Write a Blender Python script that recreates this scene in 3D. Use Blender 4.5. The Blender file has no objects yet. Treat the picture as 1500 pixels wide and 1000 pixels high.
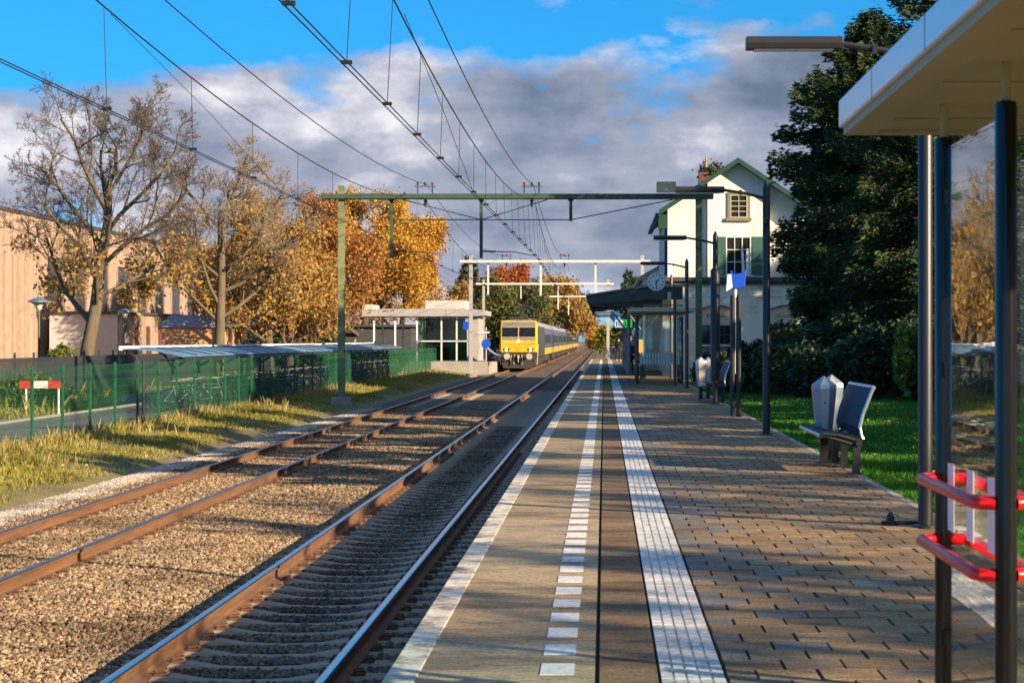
import bpy, bmesh, math, random
import numpy as np
from mathutils import Vector, Matrix

sc = bpy.context.scene
LINK = sc.collection.objects.link
R = math.radians
PI = math.pi
EYE = 1.62
F = 2917.0
def X(px, Y): return (px - 885.0) / F * Y
def Z(py, Y): return EYE + (497.0 - py) / F * Y
RAIL = -0.78
random.seed(3)

# ------------------------------------------------------------------ materials
def nodes(name):
    m = bpy.data.materials.new(name); m.use_nodes = True
    nt = m.node_tree; b = nt.nodes['Principled BSDF']
    return m, nt, b
def N(nt, t, **kw):
    n = nt.nodes.new(t)
    for k, v in kw.items():
        if k in n.inputs: n.inputs[k].default_value = v
        else: setattr(n, k, v)
    return n
def ramp(nt, stops, interp='LINEAR'):
    n = nt.nodes.new('ShaderNodeValToRGB'); n.color_ramp.interpolation = interp
    e = n.color_ramp.elements
    while len(e) < len(stops): e.new(0.5)
    for i, (p, c) in enumerate(stops):
        e[i].position = p; e[i].color = (c[0], c[1], c[2], 1)
    return n
def sh(c, k): return tuple(max(0, min(1, v * k)) for v in c)
def M(name, col, rough=0.7, var=0.18, scale=4.0, metal=0.0, bump=0.0, bscale=60.0, stretch=(1, 1, 1), spec=0.5, dirt=None, dirt_scale=1.5):
    m, nt, b = nodes(name)
    tc = N(nt, 'ShaderNodeTexCoord'); mp = N(nt, 'ShaderNodeMapping'); mp.inputs['Scale'].default_value = stretch
    nt.links.new(tc.outputs['Object'], mp.inputs['Vector'])
    no = N(nt, 'ShaderNodeTexNoise', Scale=scale, Detail=6.0, Roughness=0.65)
    nt.links.new(mp.outputs[0], no.inputs['Vector'])
    r = ramp(nt, [(0.25, sh(col, 1 - var)), (0.75, sh(col, 1 + var))])
    nt.links.new(no.outputs['Fac'], r.inputs['Fac'])
    out = r.outputs['Color']
    if dirt:
        n2 = N(nt, 'ShaderNodeTexNoise', Scale=dirt_scale, Detail=8.0, Roughness=0.7)
        nt.links.new(mp.outputs[0], n2.inputs['Vector'])
        r2 = ramp(nt, [(0.5, (0, 0, 0)), (0.62, (1, 1, 1))])
        nt.links.new(n2.outputs['Fac'], r2.inputs['Fac'])
        mx = N(nt, 'ShaderNodeMixRGB'); mx.inputs[2].default_value = (*dirt, 1)
        nt.links.new(r2.outputs['Color'], mx.inputs[0]); nt.links.new(out, mx.inputs[1])
        out = mx.outputs[0]
    nt.links.new(out, b.inputs['Base Color'])
    b.inputs['Roughness'].default_value = rough; b.inputs['Metallic'].default_value = metal
    b.inputs['Specular IOR Level'].default_value = spec
    if bump:
        n3 = N(nt, 'ShaderNodeTexNoise', Scale=bscale, Detail=4.0)
        nt.links.new(mp.outputs[0], n3.inputs['Vector'])
        bp = N(nt, 'ShaderNodeBump', Strength=bump, Distance=0.02)
        nt.links.new(n3.outputs['Fac'], bp.inputs['Height']); nt.links.new(bp.outputs[0], b.inputs['Normal'])
    return m
def island_mat(name, stops, rough=0.8, fine=30.0, finevar=0.25, spec=0.3, trans=0.0, big=None, stain_shade=0.0):
    """colour varies from one separate piece of the mesh to the next"""
    m, nt, b = nodes(name)
    g = N(nt, 'ShaderNodeNewGeometry')
    r = ramp(nt, stops)
    if big:
        tc0 = N(nt, 'ShaderNodeTexCoord'); n0 = N(nt, 'ShaderNodeTexNoise', Scale=big, Detail=3.0)
        nt.links.new(tc0.outputs['Object'], n0.inputs['Vector'])
        mm = N(nt, 'ShaderNodeMath', operation='MULTIPLY_ADD'); mm.inputs[1].default_value = 0.45
        nt.links.new(g.outputs['Random Per Island'], mm.inputs[0])
        m2 = N(nt, 'ShaderNodeMath', operation='MULTIPLY_ADD'); m2.inputs[1].default_value = 1.5; m2.inputs[2].default_value = -0.47
        nt.links.new(n0.outputs['Fac'], m2.inputs[0]); nt.links.new(m2.outputs[0], mm.inputs[2])
        nt.links.new(mm.outputs[0], r.inputs['Fac'])
    else:
        nt.links.new(g.outputs['Random Per Island'], r.inputs['Fac'])
    out = r.outputs['Color']
    if finevar:
        tc = N(nt, 'ShaderNodeTexCoord'); no = N(nt, 'ShaderNodeTexNoise', Scale=fine, Detail=6.0, Roughness=0.7)
        nt.links.new(tc.outputs['Object'], no.inputs['Vector'])
        r2 = ramp(nt, [(0.40, (1 - finevar,) * 3), (0.60, (1.08, 1.08, 1.08))])
        nt.links.new(no.outputs['Fac'], r2.inputs['Fac'])
        mx = N(nt, 'ShaderNodeMixRGB', blend_type='MULTIPLY'); mx.inputs[0].default_value = 1
        nt.links.new(out, mx.inputs[1]); nt.links.new(r2.outputs['Color'], mx.inputs[2]); out = mx.outputs[0]
    if stain_shade:  # grime stains plus streaks of tree shadow painted into the colour
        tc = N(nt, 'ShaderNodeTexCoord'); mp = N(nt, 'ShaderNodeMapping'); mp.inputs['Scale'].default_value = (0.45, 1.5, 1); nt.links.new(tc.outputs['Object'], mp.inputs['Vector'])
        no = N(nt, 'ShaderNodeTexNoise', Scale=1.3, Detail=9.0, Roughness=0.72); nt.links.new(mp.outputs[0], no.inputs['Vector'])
        r2 = ramp(nt, [(0.40, (1 - stain_shade, 1 - stain_shade, 1 - stain_shade * 0.9)), (0.475, (1 - stain_shade * 0.35,) * 3), (0.52, (1.08, 1.04, 1.0)), (0.60, (1.0 - stain_shade * 0.5, 1.0 - stain_shade * 0.52, 1.0 - stain_shade * 0.55))])
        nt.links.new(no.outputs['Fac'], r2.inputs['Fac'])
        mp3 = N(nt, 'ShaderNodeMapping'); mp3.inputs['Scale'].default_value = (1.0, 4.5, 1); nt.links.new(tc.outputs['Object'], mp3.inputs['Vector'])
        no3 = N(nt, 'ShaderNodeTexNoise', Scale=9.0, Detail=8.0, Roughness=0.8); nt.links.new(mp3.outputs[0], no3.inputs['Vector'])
        r3 = ramp(nt, [(0.40, (1 - stain_shade * 0.9,) * 3), (0.50, (1, 1, 1)), (0.62, (1.18, 1.14, 1.08))]); nt.links.new(no3.outputs['Fac'], r3.inputs['Fac'])
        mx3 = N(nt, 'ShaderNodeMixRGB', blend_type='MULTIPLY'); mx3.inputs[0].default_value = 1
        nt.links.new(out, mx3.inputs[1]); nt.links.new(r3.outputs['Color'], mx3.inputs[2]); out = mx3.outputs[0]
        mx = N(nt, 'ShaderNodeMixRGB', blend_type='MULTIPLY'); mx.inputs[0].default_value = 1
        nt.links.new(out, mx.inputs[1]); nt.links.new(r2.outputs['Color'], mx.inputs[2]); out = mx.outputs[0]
    nt.links.new(out, b.inputs['Base Color'])
    b.inputs['Roughness'].default_value = rough; b.inputs['Specular IOR Level'].default_value = spec
    if trans:
        t = N(nt, 'ShaderNodeBsdfTranslucent'); nt.links.new(out, t.inputs['Color'])
        mxs = N(nt, 'ShaderNodeMixShader'); mxs.inputs[0].default_value = trans
        o = nt.nodes['Material Output']
        nt.links.new(b.outputs[0], mxs.inputs[1]); nt.links.new(t.outputs[0], mxs.inputs[2]); nt.links.new(mxs.outputs[0], o.inputs['Surface'])
    return m
def glass_mat(name, ior=1.6, tint=(0.85, 0.93, 0.9), wave=0.0):
    m, nt, b = nodes(name); nt.nodes.remove(b)
    tr = N(nt, 'ShaderNodeBsdfTransparent'); tr.inputs['Color'].default_value = (*tint, 1)
    gl = N(nt, 'ShaderNodeBsdfGlossy'); gl.inputs['Roughness'].default_value = 0.0
    lw = N(nt, 'ShaderNodeLayerWeight'); lw.inputs['Blend'].default_value = 0.5
    pw = N(nt, 'ShaderNodeMath', operation='POWER'); pw.inputs[1].default_value = ior; nt.links.new(lw.outputs['Facing'], pw.inputs[0])
    fr = N(nt, 'ShaderNodeMath', operation='MULTIPLY_ADD'); fr.inputs[1].default_value = 0.95; fr.inputs[2].default_value = 0.04; nt.links.new(pw.outputs[0], fr.inputs[0])
    mx = N(nt, 'ShaderNodeMixShader'); o = nt.nodes['Material Output']
    nt.links.new(fr.outputs[0], mx.inputs[0]); nt.links.new(tr.outputs[0], mx.inputs[1]); nt.links.new(gl.outputs[0], mx.inputs[2])
    nt.links.new(mx.outputs[0], o.inputs['Surface'])
    if wave:
        tc = N(nt, 'ShaderNodeTexCoord'); mp = N(nt, 'ShaderNodeMapping'); mp.inputs['Scale'].default_value = (1, 1.2, 14)
        no = N(nt, 'ShaderNodeTexNoise', Scale=2.2, Detail=2.0)
        bp = N(nt, 'ShaderNodeBump', Strength=wave, Distance=0.01)
        nt.links.new(tc.outputs['Object'], mp.inputs['Vector']); nt.links.new(mp.outputs[0], no.inputs['Vector'])
        nt.links.new(no.outputs['Fac'], bp.inputs['Height']); nt.links.new(bp.outputs[0], gl.inputs['Normal'])
    return m

# ------------------------------------------------------------------ mesh builder
class MB:
    def __init__(s): s.v = []; s.f = []; s.m = []; s.mi = 0
    def add(s, vs, fs):
        k = len(s.v); s.v += [tuple(v) for v in vs]
        for f in fs: s.f.append([i + k for i in f]); s.m.append(s.mi)
        return s
    def box(s, x0, x1, y0, y1, z0, z1):
        vs = [(x, y, z) for z in (z0, z1) for y in (y0, y1) for x in (x0, x1)]
        return s.add(vs, [(0, 2, 3, 1), (4, 5, 7, 6), (0, 1, 5, 4), (2, 6, 7, 3), (0, 4, 6, 2), (1, 3, 7, 5)])
    def obox(s, c, sx, sy, sz, M3):
        vs = [Vector(c) + M3 @ Vector((a * sx / 2, b * sy / 2, d * sz / 2)) for d in (-1, 1) for b in (-1, 1) for a in (-1, 1)]
        return s.add(vs, [(0, 2, 3, 1), (4, 5, 7, 6), (0, 1, 5, 4), (2, 6, 7, 3), (0, 4, 6, 2), (1, 3, 7, 5)])
    def tube(s, pts, r, n=8, cap=True, r2=None):
        pts = [Vector(p) for p in pts]; rs = r if isinstance(r, (list, tuple)) else [r] * len(pts)
        if r2 is not None: rs = [r + (r2 - r) * i / (len(pts) - 1) for i in range(len(pts))]
        vs = []; up = None
        for i, p in enumerate(pts):
            d = (pts[min(i + 1, len(pts) - 1)] - pts[max(i - 1, 0)]).normalized()
            if up is None: up = Vector((0, 0, 1)) if abs(d.z) < 0.9 else Vector((0, 1, 0))
            a = d.cross(up).normalized(); b2 = a.cross(d).normalized(); up = b2
            for j in range(n):
                t = 2 * PI * j / n; vs.append(p + a * (math.cos(t) * rs[i]) + b2 * (math.sin(t) * rs[i]))
        fs = []
        for i in range(len(pts) - 1):
            for j in range(n): fs.append((i * n + j, i * n + (j + 1) % n, (i + 1) * n + (j + 1) % n, (i + 1) * n + j))
        if cap: fs.append(tuple(range(n))[::-1]); fs.append(tuple((len(pts) - 1) * n + j for j in range(n)))
        return s.add(vs, fs)
    def prism(s, poly, axis, a, b):
        """poly in the two other axes, run along axis from a to b"""
        def mk(u, v, w): return {'x': (w, u, v), 'y': (u, w, v), 'z': (u, v, w)}[axis]
        n = len(poly); vs = [mk(u, v, a) for u, v in poly] + [mk(u, v, b) for u, v in poly]
        fs = [tuple(range(n))[::-1], tuple(range(n, 2 * n))] + [(i, (i + 1) % n, n + (i + 1) % n, n + i) for i in range(n)]
        return s.add(vs, fs)
    def lathe(s, prof, n=16, c=(0, 0, 0)):
        vs = []
        for r, z in prof:
            for j in range(n): t = 2 * PI * j / n; vs.append((c[0] + r * math.cos(t), c[1] + r * math.sin(t), c[2] + z))
        fs = []
        for i in range(len(prof) - 1):
            for j in range(n): fs.append((i * n + j, i * n + (j + 1) % n, (i + 1) * n + (j + 1) % n, (i + 1) * n + j))
        fs.append(tuple(range(n))[::-1]); fs.append(tuple((len(prof) - 1) * n + j for j in range(n)))
        return s.add(vs, fs)
    def disc_y(s, c, r, th, n=24):
        poly = [(c[0] + r * math.cos(2 * PI * j / n), c[2] + r * math.sin(2 * PI * j / n)) for j in range(n)]
        return s.prism(poly, 'y', c[1], c[1] + th)
    def disc_x(s, c, r, th, n=20):
        poly = [(c[1] + r * math.cos(2 * PI * j / n), c[2] + r * math.sin(2 * PI * j / n)) for j in range(n)]
        return s.prism(poly, 'x', c[0], c[0] + th)
    def build(s, name, mats, parent=None, smooth=False, bevel=0.0, loc=None):
        me = bpy.data.meshes.new(name); me.from_pydata(s.v, [], s.f)
        mats = mats if isinstance(mats, (list, tuple)) else [mats]
        for m in mats: me.materials.append(m)
        if len(mats) > 1: me.polygons.foreach_set('material_index', s.m)
        bm = bmesh.new(); bm.from_mesh(me); bmesh.ops.recalc_face_normals(bm, faces=bm.faces); bm.to_mesh(me); bm.free()
        if smooth:
            me.polygons.foreach_set('use_smooth', [True] * len(me.polygons))
            try: me.set_sharp_from_angle(angle=R(40))
            except Exception: pass
        o = bpy.data.objects.new(name, me); LINK(o)
        if parent: o.parent = parent
        if loc: o.location = loc
        if bevel:
            bv = o.modifiers.new('bevel', 'BEVEL'); bv.width = bevel; bv.segments = 2; bv.limit_method = 'ANGLE'
        return o
def np_mesh(name, verts, faces, mat, parent=None, smooth=False):
    """verts (n,3), faces (m,k) arrays"""
    me = bpy.data.meshes.new(name); nv = len(verts); nf, k = faces.shape
    me.vertices.add(nv); me.vertices.foreach_set('co', np.ascontiguousarray(verts, dtype=np.float32).ravel())
    me.loops.add(nf * k); me.loops.foreach_set('vertex_index', np.ascontiguousarray(faces, dtype=np.int32).ravel())
    me.polygons.add(nf); me.polygons.foreach_set('loop_start', np.arange(0, nf * k, k, dtype=np.int32))
    if smooth: me.polygons.foreach_set('use_smooth', np.ones(nf, dtype=bool))
    me.materials.append(mat); me.update(calc_edges=True); me.validate()
    o = bpy.data.objects.new(name, me); LINK(o)
    if parent: o.parent = parent
    return o

def tag(o, label=None, cat=None, group=None, kind=None):
    if label: o['label'] = label
    if cat: o['category'] = cat
    if group: o['group'] = group
    if kind: o['kind'] = kind
    return o
def thing(name, label, cat, loc=(0, 0, 0), group=None, rz=0.0):
    o = bpy.data.objects.new(name, None); LINK(o); o.location = loc; o.rotation_euler = (0, 0, rz)
    o.empty_display_size = 0.2
    return tag(o, label, cat, group)
def struct(o): o['kind'] = 'structure'; return o
def dup(o, loc=None, rz=None, label=None, group=None, scale=None, parent=None):
    c = o.copy(); LINK(c)
    if parent is not None: c.parent = parent
    if loc is not None: c.location = loc
    if rz is not None: c.rotation_euler = (0, 0, rz)
    if scale is not None: c.scale = scale
    if label: c['label'] = label
    if group: c['group'] = group
    for ch in list(o.children): dup(ch, parent=c)
    return c
EXPO = 1.26
SKYTINT = (0.13, 0.78, 1.06, 1)
CLOUDK = 0.45
# ------------------------------------------------------------------ camera, sky, sun
cd = bpy.data.cameras.new('camera'); cam = bpy.data.objects.new('camera', cd); LINK(cam)
cam.location = (0, 0, EYE); cam.rotation_euler = (R(90), 0, 0)
cd.lens = 36 * F / 1500; cd.sensor_width = 36; cd.shift_x = -135 / 1500; cd.shift_y = -3 / 1500
cd.clip_start = 0.1; cd.clip_end = 5000
cd.dof.use_dof = True; cd.dof.focus_distance = 60; cd.dof.aperture_fstop = 9
sc.camera = cam
sc.view_settings.view_transform = 'Standard'; sc.view_settings.look = 'None'
sc.view_settings.exposure = EXPO; sc.view_settings.gamma = 1.0

SUN_EL = R(19.0)
sx, sy = 0.84, -0.543
sd = Vector((sx * math.cos(SUN_EL), sy * math.cos(SUN_EL), math.sin(SUN_EL))).normalized()
ld = bpy.data.lights.new('sun', 'SUN'); ld.energy = 5.0; ld.angle = R(0.5); ld.color = (1.0, 0.78, 0.50)
lo = bpy.data.objects.new('sun', ld); LINK(lo); lo.rotation_euler = sd.to_track_quat('Z', 'Y').to_euler(); lo.location = (60, -40, 60)

w = bpy.data.worlds.new('World'); sc.world = w; w.use_nodes = True
nt = w.node_tree; nt.nodes.clear()
out = N(nt, 'ShaderNodeOutputWorld')
tc = N(nt, 'ShaderNodeTexCoord')
sep = N(nt, 'ShaderNodeSeparateXYZ'); nt.links.new(tc.outputs['Generated'], sep.inputs[0])
# the clear sky: looked up a little higher than seen, for the deep blue of the photograph
mz = N(nt, 'ShaderNodeMath', operation='MULTIPLY_ADD'); mz.inputs[1].default_value = 1.6; mz.inputs[2].default_value = 0.22
nt.links.new(sep.outputs['Z'], mz.inputs[0])
cmb = N(nt, 'ShaderNodeCombineXYZ'); nt.links.new(sep.outputs['X'], cmb.inputs[0]); nt.links.new(sep.outputs['Y'], cmb.inputs[1]); nt.links.new(mz.outputs[0], cmb.inputs[2])
nrm = N(nt, 'ShaderNodeVectorMath', operation='NORMALIZE'); nt.links.new(cmb.outputs[0], nrm.inputs[0])
sky = N(nt, 'ShaderNodeTexSky'); sky.sky_type = 'NISHITA'; sky.sun_disc = False; sky.sun_elevation = SUN_EL
sky.sun_rotation = math.atan2(sx, sy); sky.air_density = 1.0; sky.dust_density = 0.3; sky.ozone_density = 2.0
nt.links.new(nrm.outputs[0], sky.inputs[0])
tint = N(nt, 'ShaderNodeMixRGB', blend_type='MULTIPLY'); tint.inputs[0].default_value = 1.0; tint.inputs[2].default_value = SKYTINT
nt.links.new(sky.outputs[0], tint.inputs[1])
bg1 = N(nt, 'ShaderNodeBackground', Strength=0.12); nt.links.new(tint.outputs[0], bg1.inputs[0])
# clouds: layered noise in direction space
def cnoise(scale, sclv, det, off, rough=0.55, dist=0.0):
    mp = N(nt, 'ShaderNodeMapping'); mp.inputs['Scale'].default_value = sclv; mp.inputs['Location'].default_value = off
    nt.links.new(tc.outputs['Generated'], mp.inputs['Vector'])
    n = N(nt, 'ShaderNodeTexNoise', Scale=scale, Detail=det, Roughness=rough, Distortion=dist)
    nt.links.new(mp.outputs[0], n.inputs['Vector']); return n.outputs['Fac']
def math2(op, a, b, c=None):
    n = N(nt, 'ShaderNodeMath', operation=op)
    for i, v in enumerate((a, b, c)):
        if v is None: continue
        if isinstance(v, (int, float)): n.inputs[i].default_value = v
        else: nt.links.new(v, n.inputs[i])
    return n.outputs[0]
def rampv(fac, stops):
    r = ramp(nt, stops); nt.links.new(fac, r.inputs['Fac']); return r.outputs['Color']
n_big = cnoise(11, (1, 1, 2.2), 8.0, (0.3, 0.1, 0.0), 0.55)
n_wis = cnoise(20, (1, 1, 2.8), 8.0, (3.0, 1.7, 0.4), 0.55, 0.1)
n_lit = cnoise(11, (1, 1, 1.9), 7.0, (1.3, 5.1, 2.2), 0.55, 0.1)
# coverage falls off above about 6.5 degrees, and opens near the horizon on the left
elev = sep.outputs['Z']
cov = rampv(elev, [(0.0, (0.55,) * 3), (0.04, (0.74,) * 3), (0.112, (0.78,) * 3), (0.15, (0.30,) * 3), (0.22, (0.26,) * 3), (0.5, (0.42,) * 3), (1.0, (0.4,) * 3)])
tr = math2('MULTIPLY_ADD', sep.outputs['X'], 0.55, 0.0)      # thicker to the right
cov2 = math2('ADD', cov, tr)
dens = math2('ADD', math2('MULTIPLY_ADD', n_big, 1.2, -0.6), math2('ADD', math2('MULTIPLY_ADD', n_wis, 0.5, -0.25), cov2))
mask = rampv(dens, [(0.36, (0, 0, 0)), (0.56, (1, 1, 1))])
lit = math2('ADD', math2('MULTIPLY_ADD', n_lit, 1.15, -0.18), math2('MULTIPLY', n_wis, 0.3))
lit = math2('SUBTRACT', lit, math2('MULTIPLY', sep.outputs['X'], 0.30))
ccol = rampv(lit, [(0.32, (0.14, 0.19, 0.28)), (0.47, (0.25, 0.30, 0.41)), (0.60, (0.40, 0.43, 0.54)), (0.75, (0.86, 0.84, 0.90))])
bg2 = N(nt, 'ShaderNodeBackground'); nt.links.new(ccol, bg2.inputs[0])
kk = rampv(elev, [(0.0, (CLOUDK,) * 3), (0.20, (CLOUDK,) * 3), (0.45, (CLOUDK * 1.7,) * 3)])   # unseen clouds overhead brightened, added as fill light
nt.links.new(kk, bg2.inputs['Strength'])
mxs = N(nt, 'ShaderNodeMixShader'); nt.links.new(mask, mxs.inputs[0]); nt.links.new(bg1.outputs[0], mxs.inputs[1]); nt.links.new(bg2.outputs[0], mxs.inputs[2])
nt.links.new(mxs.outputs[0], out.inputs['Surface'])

# ------------------------------------------------------------------ ground sheets
rng = np.random.default_rng(5)
m_soil = M('soil_green', (0.17, 0.145, 0.05), 0.95, 0.35, 1.2, bump=0.6, bscale=14, dirt=(0.14, 0.10, 0.05), dirt_scale=0.5)
m_lawn = M('lawn_soil', (0.035, 0.11, 0.012), 0.95, 0.3, 1.5, bump=0.5, bscale=25)
m_asph = M('asphalt', (0.14, 0.125, 0.125), 0.9, 0.15, 8, bump=0.3, bscale=90, dirt=(0.20, 0.18, 0.17), dirt_scale=0.7)
def strip(prof, ys, mat, name, jit=0.0):
    nx = len(prof); vs = []; fs = []
    for y in ys:
        for x, z in prof: vs.append((x, y, z + (random.uniform(-jit, jit) if jit else 0)))
    for i in range(len(ys) - 1):
        for j in range(nx - 1): fs.append((i * nx + j, i * nx + j + 1, (i + 1) * nx + j + 1, (i + 1) * nx + j))
    me = bpy.data.meshes.new(name); me.from_pydata(vs, [], fs); me.materials.append(mat)
    for p in me.polygons: p.use_smooth = True
    o = bpy.data.objects.new(name, me); LINK(o); return struct(o)
ysF = [-60, 0, 10] + [14 + 4 * i for i in range(40)] + [180, 200, 240, 300, 400, 600, 1000, 2500]
strip([(-2500, -0.92), (-60, -0.92), (-24, -0.90), (-18, -0.88), (-13.6, -0.80), (-12.6, -0.755), (-11.6, -0.775), (-10.2, -0.86), (-9.5, -0.955), (-8.9, -1.12), (-0.2, -1.25), (8, -1.25), (2500, -1.25)], ysF, m_soil, 'ground')
strip([(3.12, -0.10), (4.5, -0.10), (7, -0.06), (14, -0.05), (60, -0.05), (2500, -0.05)], [-60, 0, 20, 40, 60, 100, 200, 600, 2500], m_lawn, 'lawn')
strip([(-13.7, -0.775), (-15.5, -0.83), (-17.6, -0.852)], [34 + 3 * i for i in range(15)], m_asph, 'path')
strip([(-13.75, -0.770), (-17, -0.846), (-21.6, -0.862)], [76 + 5 * i for i in range(13)], m_asph, 'bicycle_parking_pavement')
m_kerb = M('kerb_concrete', (0.36, 0.34, 0.30), 0.9, 0.15, 5)
o = MB().box(-17.85, -17.6, 34, 76, -0.93, -0.80).build('path_kerb', m_kerb); struct(o)

# ------------------------------------------------------------------ ballast
def ballast_mat(name, a, b2, c):
    m, nt, bs = nodes(name)
    tc = N(nt, 'ShaderNodeTexCoord'); v = N(nt, 'ShaderNodeTexVoronoi', Scale=16.0); nt.links.new(tc.outputs['Object'], v.inputs['Vector'])
    r = ramp(nt, [(0.0, a), (0.5, b2), (1.0, c)]); sp = N(nt, 'ShaderNodeSeparateColor'); nt.links.new(v.outputs['Color'], sp.inputs[0]); nt.links.new(sp.outputs[0], r.inputs['Fac'])
    r2 = ramp(nt, [(0.25, (1, 1, 1)), (0.75, (0.25, 0.22, 0.2))]); nt.links.new(v.outputs['Distance'], r2.inputs['Fac'])
    mx = N(nt, 'ShaderNodeMixRGB', blend_type='MULTIPLY'); mx.inputs[0].default_value = 1; nt.links.new(r.outputs[0], mx.inputs[1]); nt.links.new(r2.outputs[0], mx.inputs[2])
    nt.links.new(mx.outputs[0], bs.inputs['Base Color']); bs.inputs['Roughness'].default_value = 0.9
    inv = N(nt, 'ShaderNodeMath', operation='SUBTRACT'); inv.inputs[0].default_value = 1; nt.links.new(v.outputs['Distance'], inv.inputs[1])
    bp = N(nt, 'ShaderNodeBump', Strength=1.0, Distance=0.05); nt.links.new(inv.outputs[0], bp.inputs['Height']); nt.links.new(bp.outputs[0], bs.inputs['Normal'])
    return m
m_bal = ballast_mat('ballast', (0.11, 0.07, 0.04), (0.20, 0.135, 0.08), (0.28, 0.20, 0.13))
m_bal_dark = ballast_mat('ballast_dark', (0.10, 0.08, 0.065), (0.16, 0.13, 0.105), (0.22, 0.18, 0.14))
TN, TF = -2.755, -6.80          # centre lines of the two tracks
strip([(-9.35, -1.10), (-9.0, -0.985), (-8.4, -0.965), (-7.6, -0.965), (-6.05, -0.965), (-5.4, -0.955), (-4.7, -0.95), (-4.1, -0.965)],
      [6, 60, 62, 100, 160, 300, 600, 1000], m_bal, 'ballast_bed')
strip([(-4.1, -0.967), (-3.7, -0.99), (-2.75, -1.0), (-1.8, -0.99), (-1.4, -0.99), (-1.12, -1.0)],
      [6, 60, 62, 100, 160, 300, 600, 1000], m_bal_dark, 'ballast_bed_dark')
def obinfo_mat(name, stops, rough=0.9):
    m, nt, b = nodes(name); oi = N(nt, 'ShaderNodeObjectInfo'); r = ramp(nt, stops)
    nt.links.new(oi.outputs['Random'], r.inputs['Fac'])
    tc = N(nt, 'ShaderNodeTexCoord'); no = N(nt, 'ShaderNodeTexNoise', Scale=2.5, Detail=5.0); nt.links.new(tc.outputs['Object'], no.inputs['Vector'])
    r2 = ramp(nt, [(0.3, (0.7,) * 3), (0.7, (1.1,) * 3)]); nt.links.new(no.outputs['Fac'], r2.inputs['Fac'])
    ge = N(nt, 'ShaderNodeNewGeometry'); n4 = N(nt, 'ShaderNodeTexNoise', Scale=0.7, Detail=5.0, Roughness=0.65); nt.links.new(ge.outputs['Position'], n4.inputs['Vector'])
    r4 = ramp(nt, [(0.38, (0.52, 0.50, 0.48)), (0.55, (1.0, 1.0, 1.0)), (0.66, (1.08, 1.0, 0.92))]); nt.links.new(n4.outputs['Fac'], r4.inputs['Fac'])
    m4 = N(nt, 'ShaderNodeMixRGB', blend_type='MULTIPLY'); m4.inputs[0].default_value = 1; nt.links.new(r2.outputs[0], m4.inputs[1]); nt.links.new(r4.outputs[0], m4.inputs[2])
    mx = N(nt, 'ShaderNodeMixRGB', blend_type='MULTIPLY'); mx.inputs[0].default_value = 1
    nt.links.new(r.outputs[0], mx.inputs[1]); nt.links.new(m4.outputs[0], mx.inputs[2]); nt.links.new(mx.outputs[0], b.inputs['Base Color'])
    b.inputs['Roughness'].default_value = rough; b.inputs['Specular IOR Level'].default_value = 0.3
    return m
m_st1 = obinfo_mat('stone_tan', [(0, (0.085, 0.052, 0.032)), (0.3, (0.20, 0.13, 0.075)), (0.65, (0.33, 0.225, 0.13)), (0.9, (0.47, 0.36, 0.24)), (1, (0.20, 0.16, 0.14))])
m_st2 = obinfo_mat('stone_pale', [(0, (0.30, 0.26, 0.22)), (0.5, (0.50, 0.44, 0.38)), (0.85, (0.60, 0.52, 0.46)), (1, (0.40, 0.28, 0.22))])
m_st3 = obinfo_mat('stone_dark', [(0, (0.09, 0.065, 0.05)), (0.5, (0.19, 0.145, 0.105)), (1, (0.30, 0.24, 0.18))])
def stone_coll(name, mat):
    col = bpy.data.collections.new(name)
    for k in range(5):
        bm = bmesh.new(); bmesh.ops.create_icosphere(bm, subdivisions=1, radius=1.0)
        rr = random.Random(k + 11)
        for v in bm.verts:
            v.co *= rr.uniform(0.72, 1.12); v.co.z *= 0.72; v.co.x *= rr.uniform(0.95, 1.1)
        me = bpy.data.meshes.new('stone'); bm.to_mesh(me); bm.free(); me.materials.append(mat)
        ob = bpy.data.objects.new('stone', me); col.objects.link(ob)
    return col
def scatter(o, coll, density, smin, smax, seed):
    g = bpy.data.node_groups.new('scatter', 'GeometryNodeTree')
    g.interface.new_socket('Geometry', in_out='INPUT', socket_type='NodeSocketGeometry')
    g.interface.new_socket('Geometry', in_out='OUTPUT', socket_type='NodeSocketGeometry')
    gi = g.nodes.new('NodeGroupInput'); go = g.nodes.new('NodeGroupOutput')
    dp = g.nodes.new('GeometryNodeDistributePointsOnFaces'); dp.inputs['Density'].default_value = density; dp.inputs['Seed'].default_value = seed
    ip = g.nodes.new('GeometryNodeInstanceOnPoints'); ci = g.nodes.new('GeometryNodeCollectionInfo')
    ci.inputs['Collection'].default_value = coll; ci.inputs['Separate Children'].default_value = True; ci.inputs['Reset Children'].default_value = True
    ip.inputs['Pick Instance'].default_value = True
    rv = g.nodes.new('FunctionNodeRandomValue'); rv.data_type = 'FLOAT_VECTOR'; rv.inputs[1].default_value = (6.28, 6.28, 6.28)
    rs = g.nodes.new('FunctionNodeRandomValue'); rs.data_type = 'FLOAT'; rs.inputs[2].default_value = smin; rs.inputs[3].default_value = smax; rs.inputs['Seed'].default_value = 7
    L = g.links.new
    L(gi.outputs[0], dp.inputs['Mesh']); L(dp.outputs['Points'], ip.inputs['Points']); L(ci.outputs[0], ip.inputs['Instance'])
    L(rv.outputs[0], ip.inputs['Rotation']); L(rs.outputs[1], ip.inputs['Scale']); L(ip.outputs[0], go.inputs[0])
    md = o.modifiers.new('scatter', 'NODES'); md.node_group = g
c1, c2, c3 = stone_coll('stones_tan', m_st1), stone_coll('stones_pale', m_st2), stone_coll('stones_dark', m_st3)
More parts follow.
